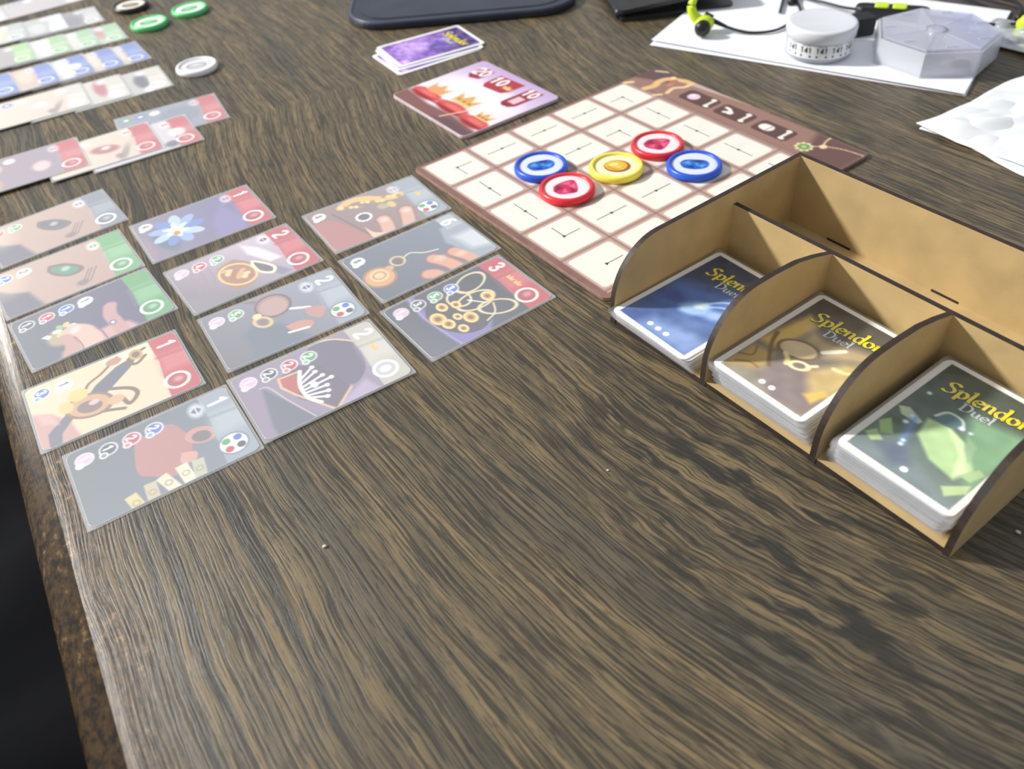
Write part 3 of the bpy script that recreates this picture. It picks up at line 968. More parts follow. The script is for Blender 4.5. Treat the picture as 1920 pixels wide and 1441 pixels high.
bv, bf = bevel_slab(bouts, 0.0, 0.2, 0.02)
put('panel', mesh('panel', bv, bf, mat('board_edge', (150, 118, 108), 0.6, 0.1)), board)


def art_board(p):
    # origin at the corner u=U0, n=N1 ; x along u, y from n=N1 up to n=N0
    w, h = U1 - U0, N1 - N0
    p.fill(rgb(134, 102, 95))
    p.noise(7, 0.9, 3); p.noise(5, 2.6, 4)
    Yn = lambda n: N1 - n
    Xu = lambda u: u - U0
    p.poly([(Xu(-1.6), Yn(-1.5)), (Xu(14.75), Yn(-1.5)), (Xu(14.75), Yn(14.8)), (Xu(-1.6), Yn(14.8))], rgb(186, 162, 154))
    for k in range(6):
        c = -1.625 + 3.25 * k
        p.line([(Xu(-1.6), Yn(c)), (Xu(14.7), Yn(c))], .09, rgb(134, 98, 92)); p.line([(Xu(c), Yn(-1.5)), (Xu(c), Yn(14.8))], .09, rgb(134, 98, 92))
    # top strip: drapery, ornament and three dark plaques
    p.poly([(Xu(14.9), Yn(-1.6)), (Xu(17.7), Yn(-1.6)), (Xu(17.7), Yn(15)), (Xu(14.9), Yn(15))], rgb(152, 116, 106), soft=.1)
    p.poly([(Xu(15.6), Yn(-1.8)), (Xu(17.8), Yn(-1.8)), (Xu(17.8), Yn(1.4)), (Xu(16.6), Yn(.6))], rgb(98, 74, 74), soft=.2)
    p.poly([(Xu(17.2), Yn(1.6)), (Xu(17.75), Yn(1.8)), (Xu(17.75), Yn(6.5)), (Xu(17.5), Yn(4))], rgb(196, 176, 166), soft=.2)
    p.poly([(Xu(15.0), Yn(12.6)), (Xu(17.8), Yn(11.6)), (Xu(17.8), Yn(15.1)), (Xu(15.0), Yn(15.1))], rgb(106, 76, 72), soft=.4)
    # gold dragon-like clasp in the corner
    p.line([(Xu(14.9), Yn(.1)), (Xu(15.6), Yn(.25)), (Xu(16.3), Yn(0)), (Xu(17), Yn(.2)), (Xu(17.4), Yn(1.0)), (Xu(17.6), Yn(1.7))], .5, rgb(226, 184, 128), smooth=True)
    p.line([(Xu(15.4), Yn(1.6)), (Xu(16.2), Yn(1.4)), (Xu(16.8), Yn(1.8)), (Xu(17.4), Yn(1.8))], .28, rgb(236, 200, 150), smooth=True)
    p.line([(Xu(14.6), Yn(-1.5)), (Xu(15.0), Yn(-1.2))], .3, rgb(240, 206, 150)); p.line([(Xu(17.3), Yn(-1.3)), (Xu(17.7), Yn(-.6))], .22, rgb(214, 190, 170))
    p.ell(Xu(16.9), Yn(.7), .35, .25, rgb(176, 116, 90)); p.ell(Xu(16.4), Yn(.9), .3, .2, rgb(190, 130, 96)); p.ell(Xu(17.3), Yn(.3), .2, .2, rgb(240, 214, 176))
    p.line([(Xu(14.6), Yn(1.2)), (Xu(15.0), Yn(1.5))], .22, rgb(240, 208, 160))
    for n0, n1 in ((2.35, 5.05), (5.3, 7.95), (8.3, 11.0)):
        P = [(Xu(15.45), Yn(n0 + .2)), (Xu(15.7), Yn(n0)), (Xu(16.7), Yn(n0)), (Xu(16.95), Yn(n0 + .2)), (Xu(16.95), Yn(n1 - .2)), (Xu(16.7), Yn(n1)), (Xu(15.7), Yn(n1)), (Xu(15.45), Yn(n1 - .2))]
        p.poly(P, rgb(92, 64, 60)); p.line(P, .06, rgb(160, 126, 112), closed=True)
    W = rgb(246, 240, 232)
    # plaque glyphs: a pearl, an arrow, two coins, each beside a small scroll
    p.ell(Xu(16.2), Yn(3.2), .42, .42, rgb(232, 200, 220)); p.ell(Xu(16.3), Yn(3.05), .16, .16, rgb(250, 234, 244))
    p.line([(Xu(15.95), Yn(5.95)), (Xu(16.2), Yn(6.3)), (Xu(16.45), Yn(6.0)), (Xu(16.5), Yn(5.7))], .24, W); p.ell(Xu(16.1), Yn(6.3), .22, .22, W)
    p.ell(Xu(16.2), Yn(9.2), .4, .4, rgb(230, 226, 222)); p.ell(Xu(16.2), Yn(8.95), .36, .36, W); p.line([(Xu(15.85), Yn(9.25)), (Xu(16.55), Yn(9.25))], .06, rgb(130, 110, 104))
    for n in (4.55, 7.4, 10.45):
        p.line([(Xu(15.75), Yn(n)), (Xu(16.7), Yn(n))], .2, W); p.ell(Xu(16.7), Yn(n - .08), .15, .2, W); p.ell(Xu(15.75), Yn(n + .08), .15, .2, W)
    # green gem on a gold chain
    p.line([(Xu(16.0), Yn(12.3)), (Xu(16.6), Yn(12.8)), (Xu(17.1), Yn(13.8)), (Xu(17.3), Yn(15.0))], .09, rgb(226, 196, 150), smooth=True)
    p.line([(Xu(16.6), Yn(12.85)), (Xu(17.1), Yn(12.6)), (Xu(17.75), Yn(12.5))], .1, rgb(236, 206, 160), smooth=True)
    p.ell(Xu(16.6), Yn(12.85), .25, .22, rgb(240, 210, 170))
    for k in range(9):
        a = k * 2 * math.pi / 9
        p.ell(Xu(15.85) + .42 * math.cos(a), Yn(12.1) + .42 * math.sin(a), .13, .13, rgb(228, 220, 170))
    p.ell(Xu(15.85), Yn(12.1), .34, .34, rgb(110, 150, 90)); p.ell(Xu(15.85), Yn(12.1), .15, .15, rgb(176, 206, 140))


pm = grid_mesh('printed_face', U1 - U0 - .05, N1 - N0 - .05, .33, 230, 196, 0.2025, art_board, GLOSSPRINT, 1.0)
put('printed_face', pm, board, ((U0 + U1) / 2, -(N0 + N1) / 2, 0))
# grid squares with the thin spiral path
path = [(0, 4), (1, 4), (2, 4), (3, 4), (4, 4), (4, 3), (4, 2), (4, 1), (4, 0), (3, 0), (2, 0), (1, 0), (0, 0), (0, 1), (0, 2), (0, 3), (1, 3), (2, 3), (3, 3), (3, 2), (3, 1), (2, 1), (1, 1), (1, 2), (2, 2)]
CELLM = mat('cell_paper', (234, 231, 222), 0.4, 0.015, 60)
CELLRIM = mat('cell_rim', (206, 180, 166), 0.4, 0.02)
INK = mat('path_ink', (66, 56, 52), 0.5, 0.05)
cv, cf, cm_ = join([(prism(rrect(2.92, 2.92, .26, 4), 0.203, 0.207) + (1,)), (prism(rrect(2.76, 2.76, .2, 4), 0.207, 0.211) + (0,))])
CELL = mesh('square', cv, cf, [CELLM, CELLRIM], cm_)
for k, (i, j) in enumerate(path):
    c = put('square', CELL, board, (i * 3.25, -j * 3.25, 0))
    parts = []
    for q in (k - 1, k + 1):
        if 0 <= q < 25:
            dx, dy = path[q][0] - i, -(path[q][1] - j)
            ln = 1.05
            parts.append(box(min(0, dx * ln) - (0.024 if dx == 0 else 0), max(0, dx * ln) + (0.024 if dx == 0 else 0),
                             min(0, dy * ln) - (0.024 if dy == 0 else 0), max(0, dy * ln) + (0.024 if dy == 0 else 0), 0.2112, 0.2132))
    if k + 1 < 25:
        dx, dy = path[k + 1][0] - i, -(path[k + 1][1] - j)
        tri = [(dx * .15, dy * .15), (-dx * .08 - dy * .12, -dy * .08 + dx * .12), (-dx * .08 + dy * .12, -dy * .08 - dx * .12)]
        parts.append(prism(tri, 0.2134, 0.2150))
    v, f, _ = join(parts)
    put('path_mark', mesh('path_mark', v, f, INK), c)


# ------------------------------------------------------------------ tokens
def token_mats(nm, c):
    return mat('token_' + nm, c, 0.35, 0.02, 100, spec=0.5)


RIMP = [(1.48, 0.0), (1.53, 0.05), (1.55, 0.18), (1.53, 0.31), (1.48, 0.39), (1.39, 0.42), (1.31, 0.40), (1.26, 0.36), (1.25, 0.30), (1.25, 0.02)]


def gem_art(bgc, cols, kind):
    def d(p):
        p.fill(bgc)
        p.X, p.Y = p.X / 1.15, p.Y / 1.15
        p.ring(0, 0, .80, .93, .08, np.asarray(bgc) * .94)
        c0, c1, c2 = cols
        if kind == 'round':
            p.ell(.04, 0, .52, .46, c2); p.ell(-.02, .04, .44, .38, c0)
            p.ell(-.12, .12, .2, .12, c1, ang=30); p.ell(.15, -.08, .18, .1, c1, a=.7, ang=-20)
            p.line([(-.3, -.1), (0, -.25), (.3, -.05)], .06, c2, a=.6)
        elif kind == 'ring':
            p.ring(0, 0, .45, .32, .12, c2); p.ell(0, 0, .4, .28, c0); p.line([(-.2, .1), (.1, .15)], .08, c1)
        elif kind == 'drop':
            p.poly([(-.56, .1), (-.3, .4), (.1, .42), (.5, .3), (.48, .0), (.1, -.5), (-.2, -.42), (-.5, -.2)], c0, smooth=True)
            for P, c in (([(-.5, .1), (-.2, .36), (-.1, .05)], c2), ([(.0, .38), (.4, .26), (.2, .05)], c1), ([(-.1, -.4), (.12, -.42), (.1, -.05)], c2), ([(.1, 0), (.46, .05), (.2, -.3)], c1), ([(-.4, -.15), (-.1, .0), (-.2, -.32)], c1)):
                p.poly(P, c, soft=.06)
        else:
            p.poly([(-.56, .05), (-.4, .3), (-.05, .36), (.4, .32), (.56, .05), (.44, -.26), (.05, -.4), (-.4, -.3)], c0, smooth=True)
            for P, c in (([(-.48, .05), (-.2, .28), (-.12, -.05)], c1), ([(-.05, .3), (.34, .28), (.15, .0)], c2), ([(.1, -.05), (.5, .02), (.3, -.26)], c1), ([(-.35, -.22), (0, -.32), (-.05, -.1)], c2), ([(.0, .1), (.18, .14), (.1, -.12)], c1)):
                p.poly(P, c, soft=.06)
    return d


def token(label, x, y, z, nm, rimc, bgc, cols, kind, group, spin):
    t = thing('gem_token', label, 'token', (x, y, z), R(spin), group)
    v, f = lathe(RIMP, 56, closed=True)
    put('rim', mesh('rim', v, f, token_mats(nm, rimc), smooth=True), t)
    put('base_disc', mesh('base_disc', *prism([(1.26 * math.cos(2 * math.pi * i / 40), 1.26 * math.sin(2 * math.pi * i / 40)) for i in range(40)], 0.03, 0.30), CARD), t)
    put('gem_print', disc_mesh('gem_print', 1.255, 34, 72, 0.305, gem_art(bgc, cols, kind), GLOSSPRINT), t)
    return t


def bpos(u, n):
    return (-2.0 + u * math.cos(BA) + n * math.sin(BA), 44.06 + u * math.sin(BA) - n * math.cos(BA))


GB = 'gem tokens on the game board'
REDC = (rgb(196, 44, 92), rgb(232, 104, 140), rgb(134, 22, 66))
BLUC = (rgb(36, 96, 196), rgb(84, 160, 226), rgb(22, 44, 130))
GLDC = (rgb(236, 182, 58), rgb(252, 228, 130), rgb(150, 92, 30))
token('blue gem token on the board, nearest the card rows', *bpos(3.35, 3.65), 0.215, 'blue', (34, 88, 214), rgb(216, 222, 240), BLUC, 'cut', GB, 10)
token('red gem token on the board, touching the left blue token', *bpos(2.85, 6.55), 0.215, 'red', (226, 44, 58), rgb(240, 224, 228), REDC, 'drop', GB, 35)
token('yellow gold token in the middle of the board', *bpos(6.35, 6.70), 0.215, 'yellow', (244, 232, 84), rgb(236, 228, 190), GLDC, 'round', GB, -20)
token('red gem token on the board, right behind the yellow token', *bpos(9.80, 6.45), 0.215, 'red', (226, 44, 58), rgb(240, 224, 228), REDC, 'drop', GB, 0)
token('blue gem token on the board, nearest the wooden tray', *bpos(9.60, 9.55), 0.215, 'blue', (34, 88, 214), rgb(216, 222, 240), BLUC, 'cut', GB, -15)
GT = 'gem tokens at the far left of the table'
token('black rimmed token lying at the top edge, left of the green tokens', -30.45, 78.3, 0, 'black', (44, 40, 38), rgb(236, 230, 222), (rgb(150, 140, 126), rgb(200, 190, 170), rgb(90, 80, 70)), 'ring', GT, 0)
token('green gem token nearer to the grey card row', -27.55, 73.4, 0, 'green', (96, 212, 132), rgb(226, 240, 226), (rgb(120, 190, 140), rgb(190, 230, 200), rgb(70, 150, 100)), 'ring', GT, 20)
token('green gem token farther from the cards, at the top edge', -24.69, 75.9, 0, 'green', (96, 212, 132), rgb(226, 240, 226), (rgb(120, 190, 140), rgb(190, 230, 200), rgb(70, 150, 100)), 'ring', GT, 40)
token('white gem token lying alone beside the cream card row', -21.31, 63.0, 0, 'white', (244, 244, 246), rgb(214, 214, 218), (rgb(190, 190, 194), rgb(236, 236, 238), rgb(160, 160, 166)), 'ring', GT, 10)

# ------------------------------------------------------------------ card tray
TA = R(-56.48)
TX, TY = 4.71, 29.06
tray = thing('card_tray', 'laser cut fibreboard tray with three curved card compartments and burnt edges', 'tray', (TX, TY, 0), TA)
# local x along the front (e1), local y towards the back (e2)
TL, TD, TH, TT = 16.66, 12.15, 3.85, 0.26
TRM = [MDF, BURN]


def panel_x(prof2, x0, x1):
    """panel in the y-z plane between x0 and x1; the rim is burnt"""
    n = len(prof2)
    V = [(x0, y, z) for y, z in prof2] + [(x1, y, z) for y, z in prof2]
    F = [tuple(range(n)), tuple(range(2 * n - 1, n - 1, -1))] + [((i + 1) % n, i, n + i, n + (i + 1) % n) for i in range(n)]
    return mesh('panel', V, F, TRM, [0, 0] + [1] * n)


def front_curve(H):
    return [(0.0, 0.0)][:0] + [(0.0, 1.1)] + [(2.55 * (1 - math.cos(R(a))), 1.1 + (H - 1.1) * math.sin(R(a))) for a in range(6, 91, 6)]


pe = [(0, 0)] + front_curve(TH) + [(TD, TH), (TD, 0)]
put('end_panel', panel_x(pe, 0, TT), tray)
put('end_panel', panel_x(pe, TL - TT, TL), tray)
pd = [(0, 0)] + front_curve(TH + .05) + [(3.6, TH + .05), (5.0, TH - .06), (6.2, 3.5), (7.32, 3.14), (7.32, 0.26)]
for k in (1, 2):
    xx = k * 5.5 - .04
    put('divider', panel_x(pd, xx, xx + TT), tray)
v, f = box(TT, TL - TT, 0.04, TD - TT, 0.0, 0.26)
put('base', mesh('base', v, f, TRM, [0, 0, 1, 1, 1, 1]), tray)
v, f = box(TT, TL - TT, 7.32, 7.32 + TT, 0.26, 3.12)
put('middle_wall', mesh('middle_wall', v, f, TRM, [0, 1, 0, 1, 0, 1]), tray)
v, f = box(TT, TL - TT, TD - TT, TD, 0.0, TH)
put('back_wall', mesh('back_wall', v, f, TRM, [0, 1, 0, 1, 0, 1]), tray)
# finger tabs of the base showing burnt along the foot of the back wall
for xx in (2.6, 8.2, 13.8):
    v, f = box(xx, xx + 1.3, TD - TT - .03, TD - TT + .01, 0.24, 0.36)
    put('finger_joint', mesh('finger_joint', v, f, BURN), tray)


# ------------------------------------------------------------------ card decks in the tray
BW, BH = 4.25, 6.46
BU = CW / BW


def back_base(p, c_top, c_bot):
    p.fill(rgb(247, 247, 246))
    q = [(x + BW / 2, y + BH / 2) for x, y in rrect(BW - .48, BH - .48, .2, 4)]
    d = p.segd(q, True)
    ins = (np.abs(p.X - BW / 2) < (BW - .48) / 2) & (np.abs(p.Y - BH / 2) < (BH - .48) / 2)
    t = np.clip((p.Y - .4) / (BH - .8), 0, 1)[:, None]
    g = np.asarray(c_bot, float) * (1 - t) + np.asarray(c_top, float) * t
    return p.cov(np.where(ins, -d, d)), g


def inside(fn, c_top, c_bot):
    def d(p):
        m, g = back_base(p, c_top, c_bot)
        white = p.C.copy()
        p.C = g
        fn(p)
        p.C = white * (1 - m[:, None]) + np.clip(p.C * 1.08 + 8, 0, 255) * m[:, None]
    return d


def dots(p, n):
    for k in range(n):
        p.ell(2.16 + (k - (n - 1) / 2) * .455, .62, .13, .13, rgb(252, 252, 252))


def art_blue(p):
    p.poly([(.2, 3.6), (4, 4.9), (4, 2.2), (2.6, 2.0), (.8, 1.6)], rgb(62, 100, 168), soft=.8)
    p.poly([(1.5, 1.0), (3.4, 1.6), (4.1, 1.4), (4.1, .2), (1.4, .2)], rgb(126, 152, 202), soft=.7)
    p.ell(1.0, 2.6, .5, .35, rgb(44, 68, 138), soft=.3)
    p.poly([(1.6, 2.4), (2.0, 3.1), (2.5, 3.3), (2.8, 2.8), (2.5, 2.3), (1.9, 2.1)], rgb(150, 182, 222), smooth=True, soft=.25)
    p.poly([(2.0, 2.8), (2.3, 3.3), (2.5, 3.0), (2.2, 2.7)], rgb(206, 222, 244), smooth=True, soft=.15)
    p.line([(2.3, 3.2), (2.7, 3.8), (3.3, 4.2), (3.8, 4.2)], .1, rgb(176, 202, 234), smooth=True, soft=.1)
    p.line([(2.4, 3.0), (2.9, 3.5), (3.5, 3.8)], .1, rgb(160, 190, 228), smooth=True, soft=.1)
    p.ell(3.1, 2.9, .5, .3, rgb(150, 178, 220), soft=.3, ang=30)
    p.ell(2.9, 1.9, .9, .35, rgb(84, 112, 170), soft=.4, ang=15)
    p.noise(8, 3.0, 7)
    dots(p, 3)


def art_gold(p):
    p.poly([(.2, 2.4), (.6, 5.0), (1.3, 4.6), (1.2, 3.2), (.9, 2.4)], rgb(206, 176, 96), soft=.3)
    p.poly([(.3, .4), (.3, 2.0), (1.2, 2.2), (1.5, 1.4), (1.2, .9)], rgb(180, 154, 92), soft=.3)
    p.poly([(1.4, 2.2), (1.6, .8), (2.6, .3), (4.1, .3), (4.1, 1.6), (3.0, 2.2)], rgb(132, 118, 116), soft=.4)
    p.poly([(2.6, 2.3), (3.3, 3.6), (4.1, 4.2), (4.1, 1.8), (3.4, 1.4)], rgb(190, 168, 112), soft=.4)
    p.poly([(1.2, 4.4), (2.0, 4.2), (2.6, 4.4), (4.0, 5.0), (4.0, 4.2), (2.6, 3.4), (1.4, 3.6)], rgb(176, 156, 116), soft=.5)
    p.line([(.45, 3.2), (.7, 2.6), (1.1, 2.0), (1.5, 1.5)], .16, rgb(120, 92, 52), smooth=True, soft=.08)
    p.line([(.3, 1.2), (.7, 1.5), (.5, 2.0)], .08, rgb(130, 104, 60), smooth=True, soft=.05)
    p.line([(.5, .8), (.9, 1.1), (1.3, 1.1)], .08, rgb(140, 112, 66), smooth=True, soft=.05)
    p.ell(1.65, 3.0, .78, .52, rgb(206, 184, 144), ang=18, soft=.05)
    p.ring(1.65, 3.0, .78, .52, .1, rgb(120, 92, 66), ang=18, soft=.04)
    p.line([(2.35, 3.55), (2.85, 4.2)], .2, rgb(240, 230, 206), soft=.05)
    p.line([(1.45, 2.5), (1.7, 2.3), (1.85, 2.05)], .2, rgb(238, 212, 140), smooth=True, soft=.05)
    p.ring(2.25, 2.3, .34, .22, .12, rgb(246, 230, 176), ang=25, soft=.04)
    p.line([(2.5, 2.5), (2.7, 2.75)], .14, rgb(246, 232, 186), soft=.05)
    p.line([(3.2, 3.1), (3.6, 3.2), (3.95, 3.5)], .16, rgb(240, 220, 150), smooth=True, soft=.08)
    p.poly([(3.3, 1.2), (3.7, 1.9), (4.0, 1.8), (3.8, 1.0)], rgb(216, 186, 96), soft=.15)
    p.noise(8, 2.6, 9)
    dots(p, 2)


def art_green(p):
    p.poly([(2.2, 4.4), (4.1, 4.8), (4.1, 1.0), (2.8, 2.6)], rgb(118, 160, 124), soft=.5)
    p.poly([(.3, .3), (1.2, .9), (2.4, 1.0), (3.4, .6), (4.0, .3)], rgb(122, 134, 140), soft=.5)
    p.poly([(.7, 1.0), (1.6, 1.6), (2.2, 1.0), (1.8, .5)], rgb(98, 108, 128), soft=.3)
    p.poly([(1.3, 3.2), (1.5, 2.3), (2.4, 1.6), (3.4, 1.4), (3.6, 2.2), (2.9, 3.0), (2.0, 3.4)], rgb(176, 206, 150), soft=.12)
    p.poly([(2.0, 3.3), (2.7, 3.1), (3.5, 2.0), (3.3, 1.5), (2.9, 2.5)], rgb(206, 226, 176), soft=.1)
    p.poly([(2.6, 3.5), (3.1, 3.2), (3.3, 2.4), (2.9, 2.8)], rgb(140, 174, 140), soft=.1)
    p.ell(1.85, 3.65, .46, .34, rgb(84, 116, 122), ang=10, soft=.06)
    p.line([(1.4, 3.5), (1.6, 3.95), (2.1, 3.95), (2.35, 3.6)], .1, rgb(206, 222, 206), smooth=True, soft=.05)
    for P, c in (([(.3, 3.0), (.6, 3.2), (1.3, 2.9), (1.25, 2.7), (.6, 2.7)], rgb(190, 204, 180)), ([(.35, 2.4), (.8, 2.5), (.9, 2.2), (.4, 2.1)], rgb(70, 96, 66)), ([(.3, 1.9), (.5, 2.3), (1.0, 1.7), (.7, 1.4)], rgb(150, 186, 120)), ([(.3, 1.1), (.5, 1.5), (.95, 1.2), (.7, .9)], rgb(166, 190, 140)),
                 ([(3.3, .9), (3.9, 1.6), (4.0, 1.2), (3.6, .6)], rgb(176, 200, 150)), ([(3.4, 1.7), (3.7, 2.4), (3.95, 2.3), (3.8, 1.7)], rgb(160, 190, 140))):
        p.poly(P, c, soft=.06)
    p.line([(1.0, 2.9), (1.2, 2.3), (1.4, 1.6)], .16, rgb(98, 140, 206), soft=.25, a=.8)
    for x, y, r_ in ((.92, 2.5, .09), (1.38, 1.7, .07), (1.42, 1.5, .08), (.62, 4.3, .08), (2.3, 3.6, .09), (2.62, 3.62, .06), (.9, 2.9, .06)):
        p.ell(x, y, r_, r_, rgb(230, 240, 255), soft=.08)
    p.noise(7, 2.6, 12)
    dots(p, 1)


GOLD_INK = mat('gold_ink', (242, 224, 48), 0.4, 0.06, 300)
PALE_INK = mat('silver_ink', (206, 212, 214), 0.4, 0.04, 300)
DARK_INK = mat('shadow_ink', (52, 44, 24), 0.5, 0.05, 300)
UNDER = grid_mesh('picture', CW - .02, CH - .02, .27, 40, 60, 0.047, inside(lambda p: None, (70, 74, 80), (96, 100, 106)), PRINT, BU)


def title(parent, ox=0.0, oy=0.0, sc=1.0):
    x0, y0 = -BW / 2, -BH / 2
    v, f = lettering('Splendor', (x0 + .74) * sc + ox, (y0 + 4.80) * sc + oy, .64 * sc, 0.0485, width=3.0 * sc, rise=.075, nib=.15, thin=.05)
    put('lettering_outline', mesh('lettering_outline', [(a + .03, b - .02, c) for a, b, c in v], f, DARK_INK), parent)
    v, f = lettering('Splendor', (x0 + .74) * sc + ox, (y0 + 4.80) * sc + oy, .64 * sc, 0.0515, width=3.0 * sc, rise=.075, nib=.13, thin=.026)
    put('lettering', mesh('lettering', v, f, GOLD_INK), parent)
    v, f = lettering('Duel', (x0 + 1.66) * sc + ox, (y0 + 4.36) * sc + oy, .44 * sc, 0.0485, width=1.2 * sc, rise=.06, nib=.12, thin=.02)
    put('lettering', mesh('lettering', v, f, PALE_INK), parent)


DEPTH = 0.0605


def tray_pos(x, y):
    return (TX + x * math.cos(TA) - y * math.sin(TA), TY + x * math.sin(TA) + y * math.cos(TA))


def deck(n, cx, cy, draw, lab_top, lab_under, group, seed, drift, lean):
    rnd = random.Random(seed)
    for k in range(n):
        last = k == n - 1
        t = k / max(1, n - 1)
        ox = 0 if last else drift[0] * (1 - t) + rnd.uniform(-.05, .05)
        oy = 0 if last else drift[1] * (1 - t) + rnd.uniform(-.05, .05)
        px, py = tray_pos(cx + ox, cy + oy)
        tt = thing('deck_card', lab_top if last else lab_under, 'card', (px, py, 0.262 + k * DEPTH), TA + (R(lean) if last else R(rnd.uniform(-.6, .6))), group)
        put('card_stock', STOCK if last else STOCK_U, tt)
        if last:
            put('picture', grid_mesh('picture', CW - .02, CH - .02, .27, 130, 199, 0.047, draw, PRINT, BU), tt)
            title(tt, 0, 0, BU)
        elif k > n - 5:
            put('picture', UNDER, tt)
        put('sleeve', SLV_DECK, tt)


deck(13, .30 + SW / 2, -.45 + SH / 2, inside(art_blue, (40, 48, 74), (64, 92, 152)), 'top card of the blue deck in the tray, gold lettering and three white dots',
     'sleeved card in the pile beneath the blue top card of the tray', 'cards in the blue deck', 3, (.16, .42), -1.0)
deck(20, 5.74 + .06 + SW / 2, -.1 + SH / 2, inside(art_gold, (66, 60, 52), (150, 140, 124)), 'top card of the yellow deck in the tray, gold lettering and two white dots',
     'sleeved card in the pile beneath the yellow top card of the tray', 'cards in the yellow deck', 5, (.25, .36), -.6)
deck(23, 11.25 + .42 + SW / 2, -.06 + SH / 2, inside(art_green, (52, 66, 54), (112, 128, 124)), 'top card of the green deck in the tray, gold lettering and one white dot',
     'sleeved card in the pile beneath the green top card of the tray', 'cards in the green deck', 8, (-.3, .40), -.8)


# ------------------------------------------------------------------ purple cards and the goal tile
def art_purple(p):
    p.poly([(.3, .3), (.3, 5), (2.5, 5), (4, 3), (4, .3)], rgb(128, 96, 172), soft=.8)
    p.ell(1.5, 2.2, 1.0, 1.2, rgb(168, 136, 200), soft=.8); p.ell(3.0, 1.4, .8, .8, rgb(150, 120, 190), soft=.6); p.ell(2.6, 3.8, .8, .8, rgb(96, 78, 150), soft=.6)
    p.noise(26, 2.6, 3); p.noise(16, 6.0, 4)
    p.ell(3.7, .6, .3, .25, rgb(206, 180, 220), soft=.3)


PW = 1.035
PSTK = mesh('card_stock', *prism(rrect(CW * PW, CH * PW, 0.26, 5), 0.004, 0.044), CARD)
PG = 'purple backed cards beyond the goal tile'
for k, (dx, dy, da, lb) in enumerate([(-.25, -1.0, 3.5, 'bottom purple backed card jutting out under the small stack'), (-.1, -.5, -2.0, 'middle purple backed card in the small stack'), (0, 0, 0, 'top purple backed card with gold lettering on the small stack')]):
    t = thing('purple_card', lb, 'card', (-3.75 + dx, 63.1 + dy, .055 * k), R(25.7 + da - 90), PG)
    put('card_stock', PSTK, t)
    g = grid_mesh('picture', CW * PW - .02, CH * PW - .02, .25, 64, 96, 0.047, inside(art_purple, (72, 56, 110), (120, 90, 166)), PRINT, BU * PW)
    put('picture', g, t)
    if k == 2:
        title(t, 0, 0, BU * PW)

tile = thing('goal_tile', 'thick lilac goal tile with crowns on red cushions and three red banners', 'tile', (-.71, 53.49, 0), R(33.4 - 90))
TW, THH = 8.6, 7.8


def touts(i):
    return rrect(TW - 2 * i, THH - 2 * i, .4, 5)


put('panel', mesh('panel', *bevel_slab(touts, 0, .22, .03), mat('tile_edge', (206, 190, 196), .6, .05)), tile)


def art_tile(p):
    # x across, y up (the top of the print is the side away from the card rows)
    p.grad((4, 2), rgb(240, 234, 244), (4, 7.8), rgb(190, 164, 206))
    p.ell(4.4, 4.2, 3.2, 1.4, rgb(246, 242, 248), soft=1.2)
    p.poly([(-.1, -.1), (8.7, -.1), (8.7, .9), (5.5, 1.2), (3, 1.0), (-.1, 1.3)], rgb(128, 90, 88), soft=.25)
    p.poly([(4.6, .2), (8.7, -.1), (8.7, .6), (6, .8)], rgb(104, 76, 84), soft=.3)
    for cx, cy, w in ((1.6, 1.75, 1.5), (4.7, 1.75, 1.6), (7.4, 1.6, 1.3)):
        p.ell(cx, cy, w, .62, rgb(188, 62, 62), soft=.1); p.ell(cx, cy + .12, w * .8, .3, rgb(222, 112, 104), soft=.25)
        p.ell(cx, cy - .35, w * .9, .15, rgb(140, 40, 46), soft=.12)
    p.line([(5.1, .5), (5.8, 2.4), (6.0, 2.9)], .12, rgb(236, 206, 180), smooth=True)
    for cx, cy, sc_ in ((1.7, 2.6, 1.0), (4.5, 2.9, 1.15), (7.3, 2.4, .75)):
        p.poly([(cx - .8 * sc_, cy - .4 * sc_), (cx + .8 * sc_, cy - .4 * sc_), (cx + .95 * sc_, cy + .7 * sc_), (cx + .4 * sc_, cy + .2 * sc_), (cx, cy + 1.0 * sc_), (cx - .4 * sc_, cy + .2 * sc_), (cx - .95 * sc_, cy + .7 * sc_)], rgb(216, 166, 96), soft=.06)
        p.line([(cx - .8 * sc_, cy - .3 * sc_), (cx + .8 * sc_, cy - .3 * sc_)], .2 * sc_, rgb(236, 196, 130))
        for q in (-.5, 0, .5):
            p.ell(cx + q * sc_, cy - .05, .1, .1, rgb(150, 70, 70)); p.ell(cx + q * sc_ * 1.8, cy + .8 * sc_, .1, .1, rgb(246, 226, 170))
    p.poly([(.9, 2.3), (1.6, 2.1), (2.6, 2.4), (2.2, 2.9), (1.2, 2.9)], rgb(222, 156, 110), smooth=True, soft=.05)
    RB = rgb(150, 40, 62)
    p.poly([(1.0, 5.7), (1.5, 5.3), (2.3, 5.6), (2.3, 7.0), (1.1, 7.0)], RB)
    p.text('20', 1.65, 6.45, .95, .2, rgb(252, 248, 250))
    p.poly([(3.1, 5.5), (3.5, 5.1), (5.2, 5.3), (5.5, 5.8), (5.5, 7.2), (3.0, 7.0)], rgb(170, 56, 66))
    p.text('10', 3.75, 6.4, .95, .2, rgb(252, 248, 250)); p.crown(4.95, 6.1, .36, rgb(250, 206, 130))
    p.poly([(6.2, 4.6), (6.6, 4.3), (7.2, 4.4), (7.5, 4.8), (7.5, 7.2), (6.2, 7.1)], RB)
    p.poly([(6.5, 4.9), (7.2, 4.9), (7.2, 5.9), (6.5, 5.9)], rgb(220, 190, 200))
    p.text('10', 6.85, 6.65, .85, .19, rgb(252, 248, 250))


put('printed_face', grid_mesh('printed_face', TW - .1, THH - .1, .36, 120, 110, .223, art_tile, GLOSSPRINT, 1.0), tile)

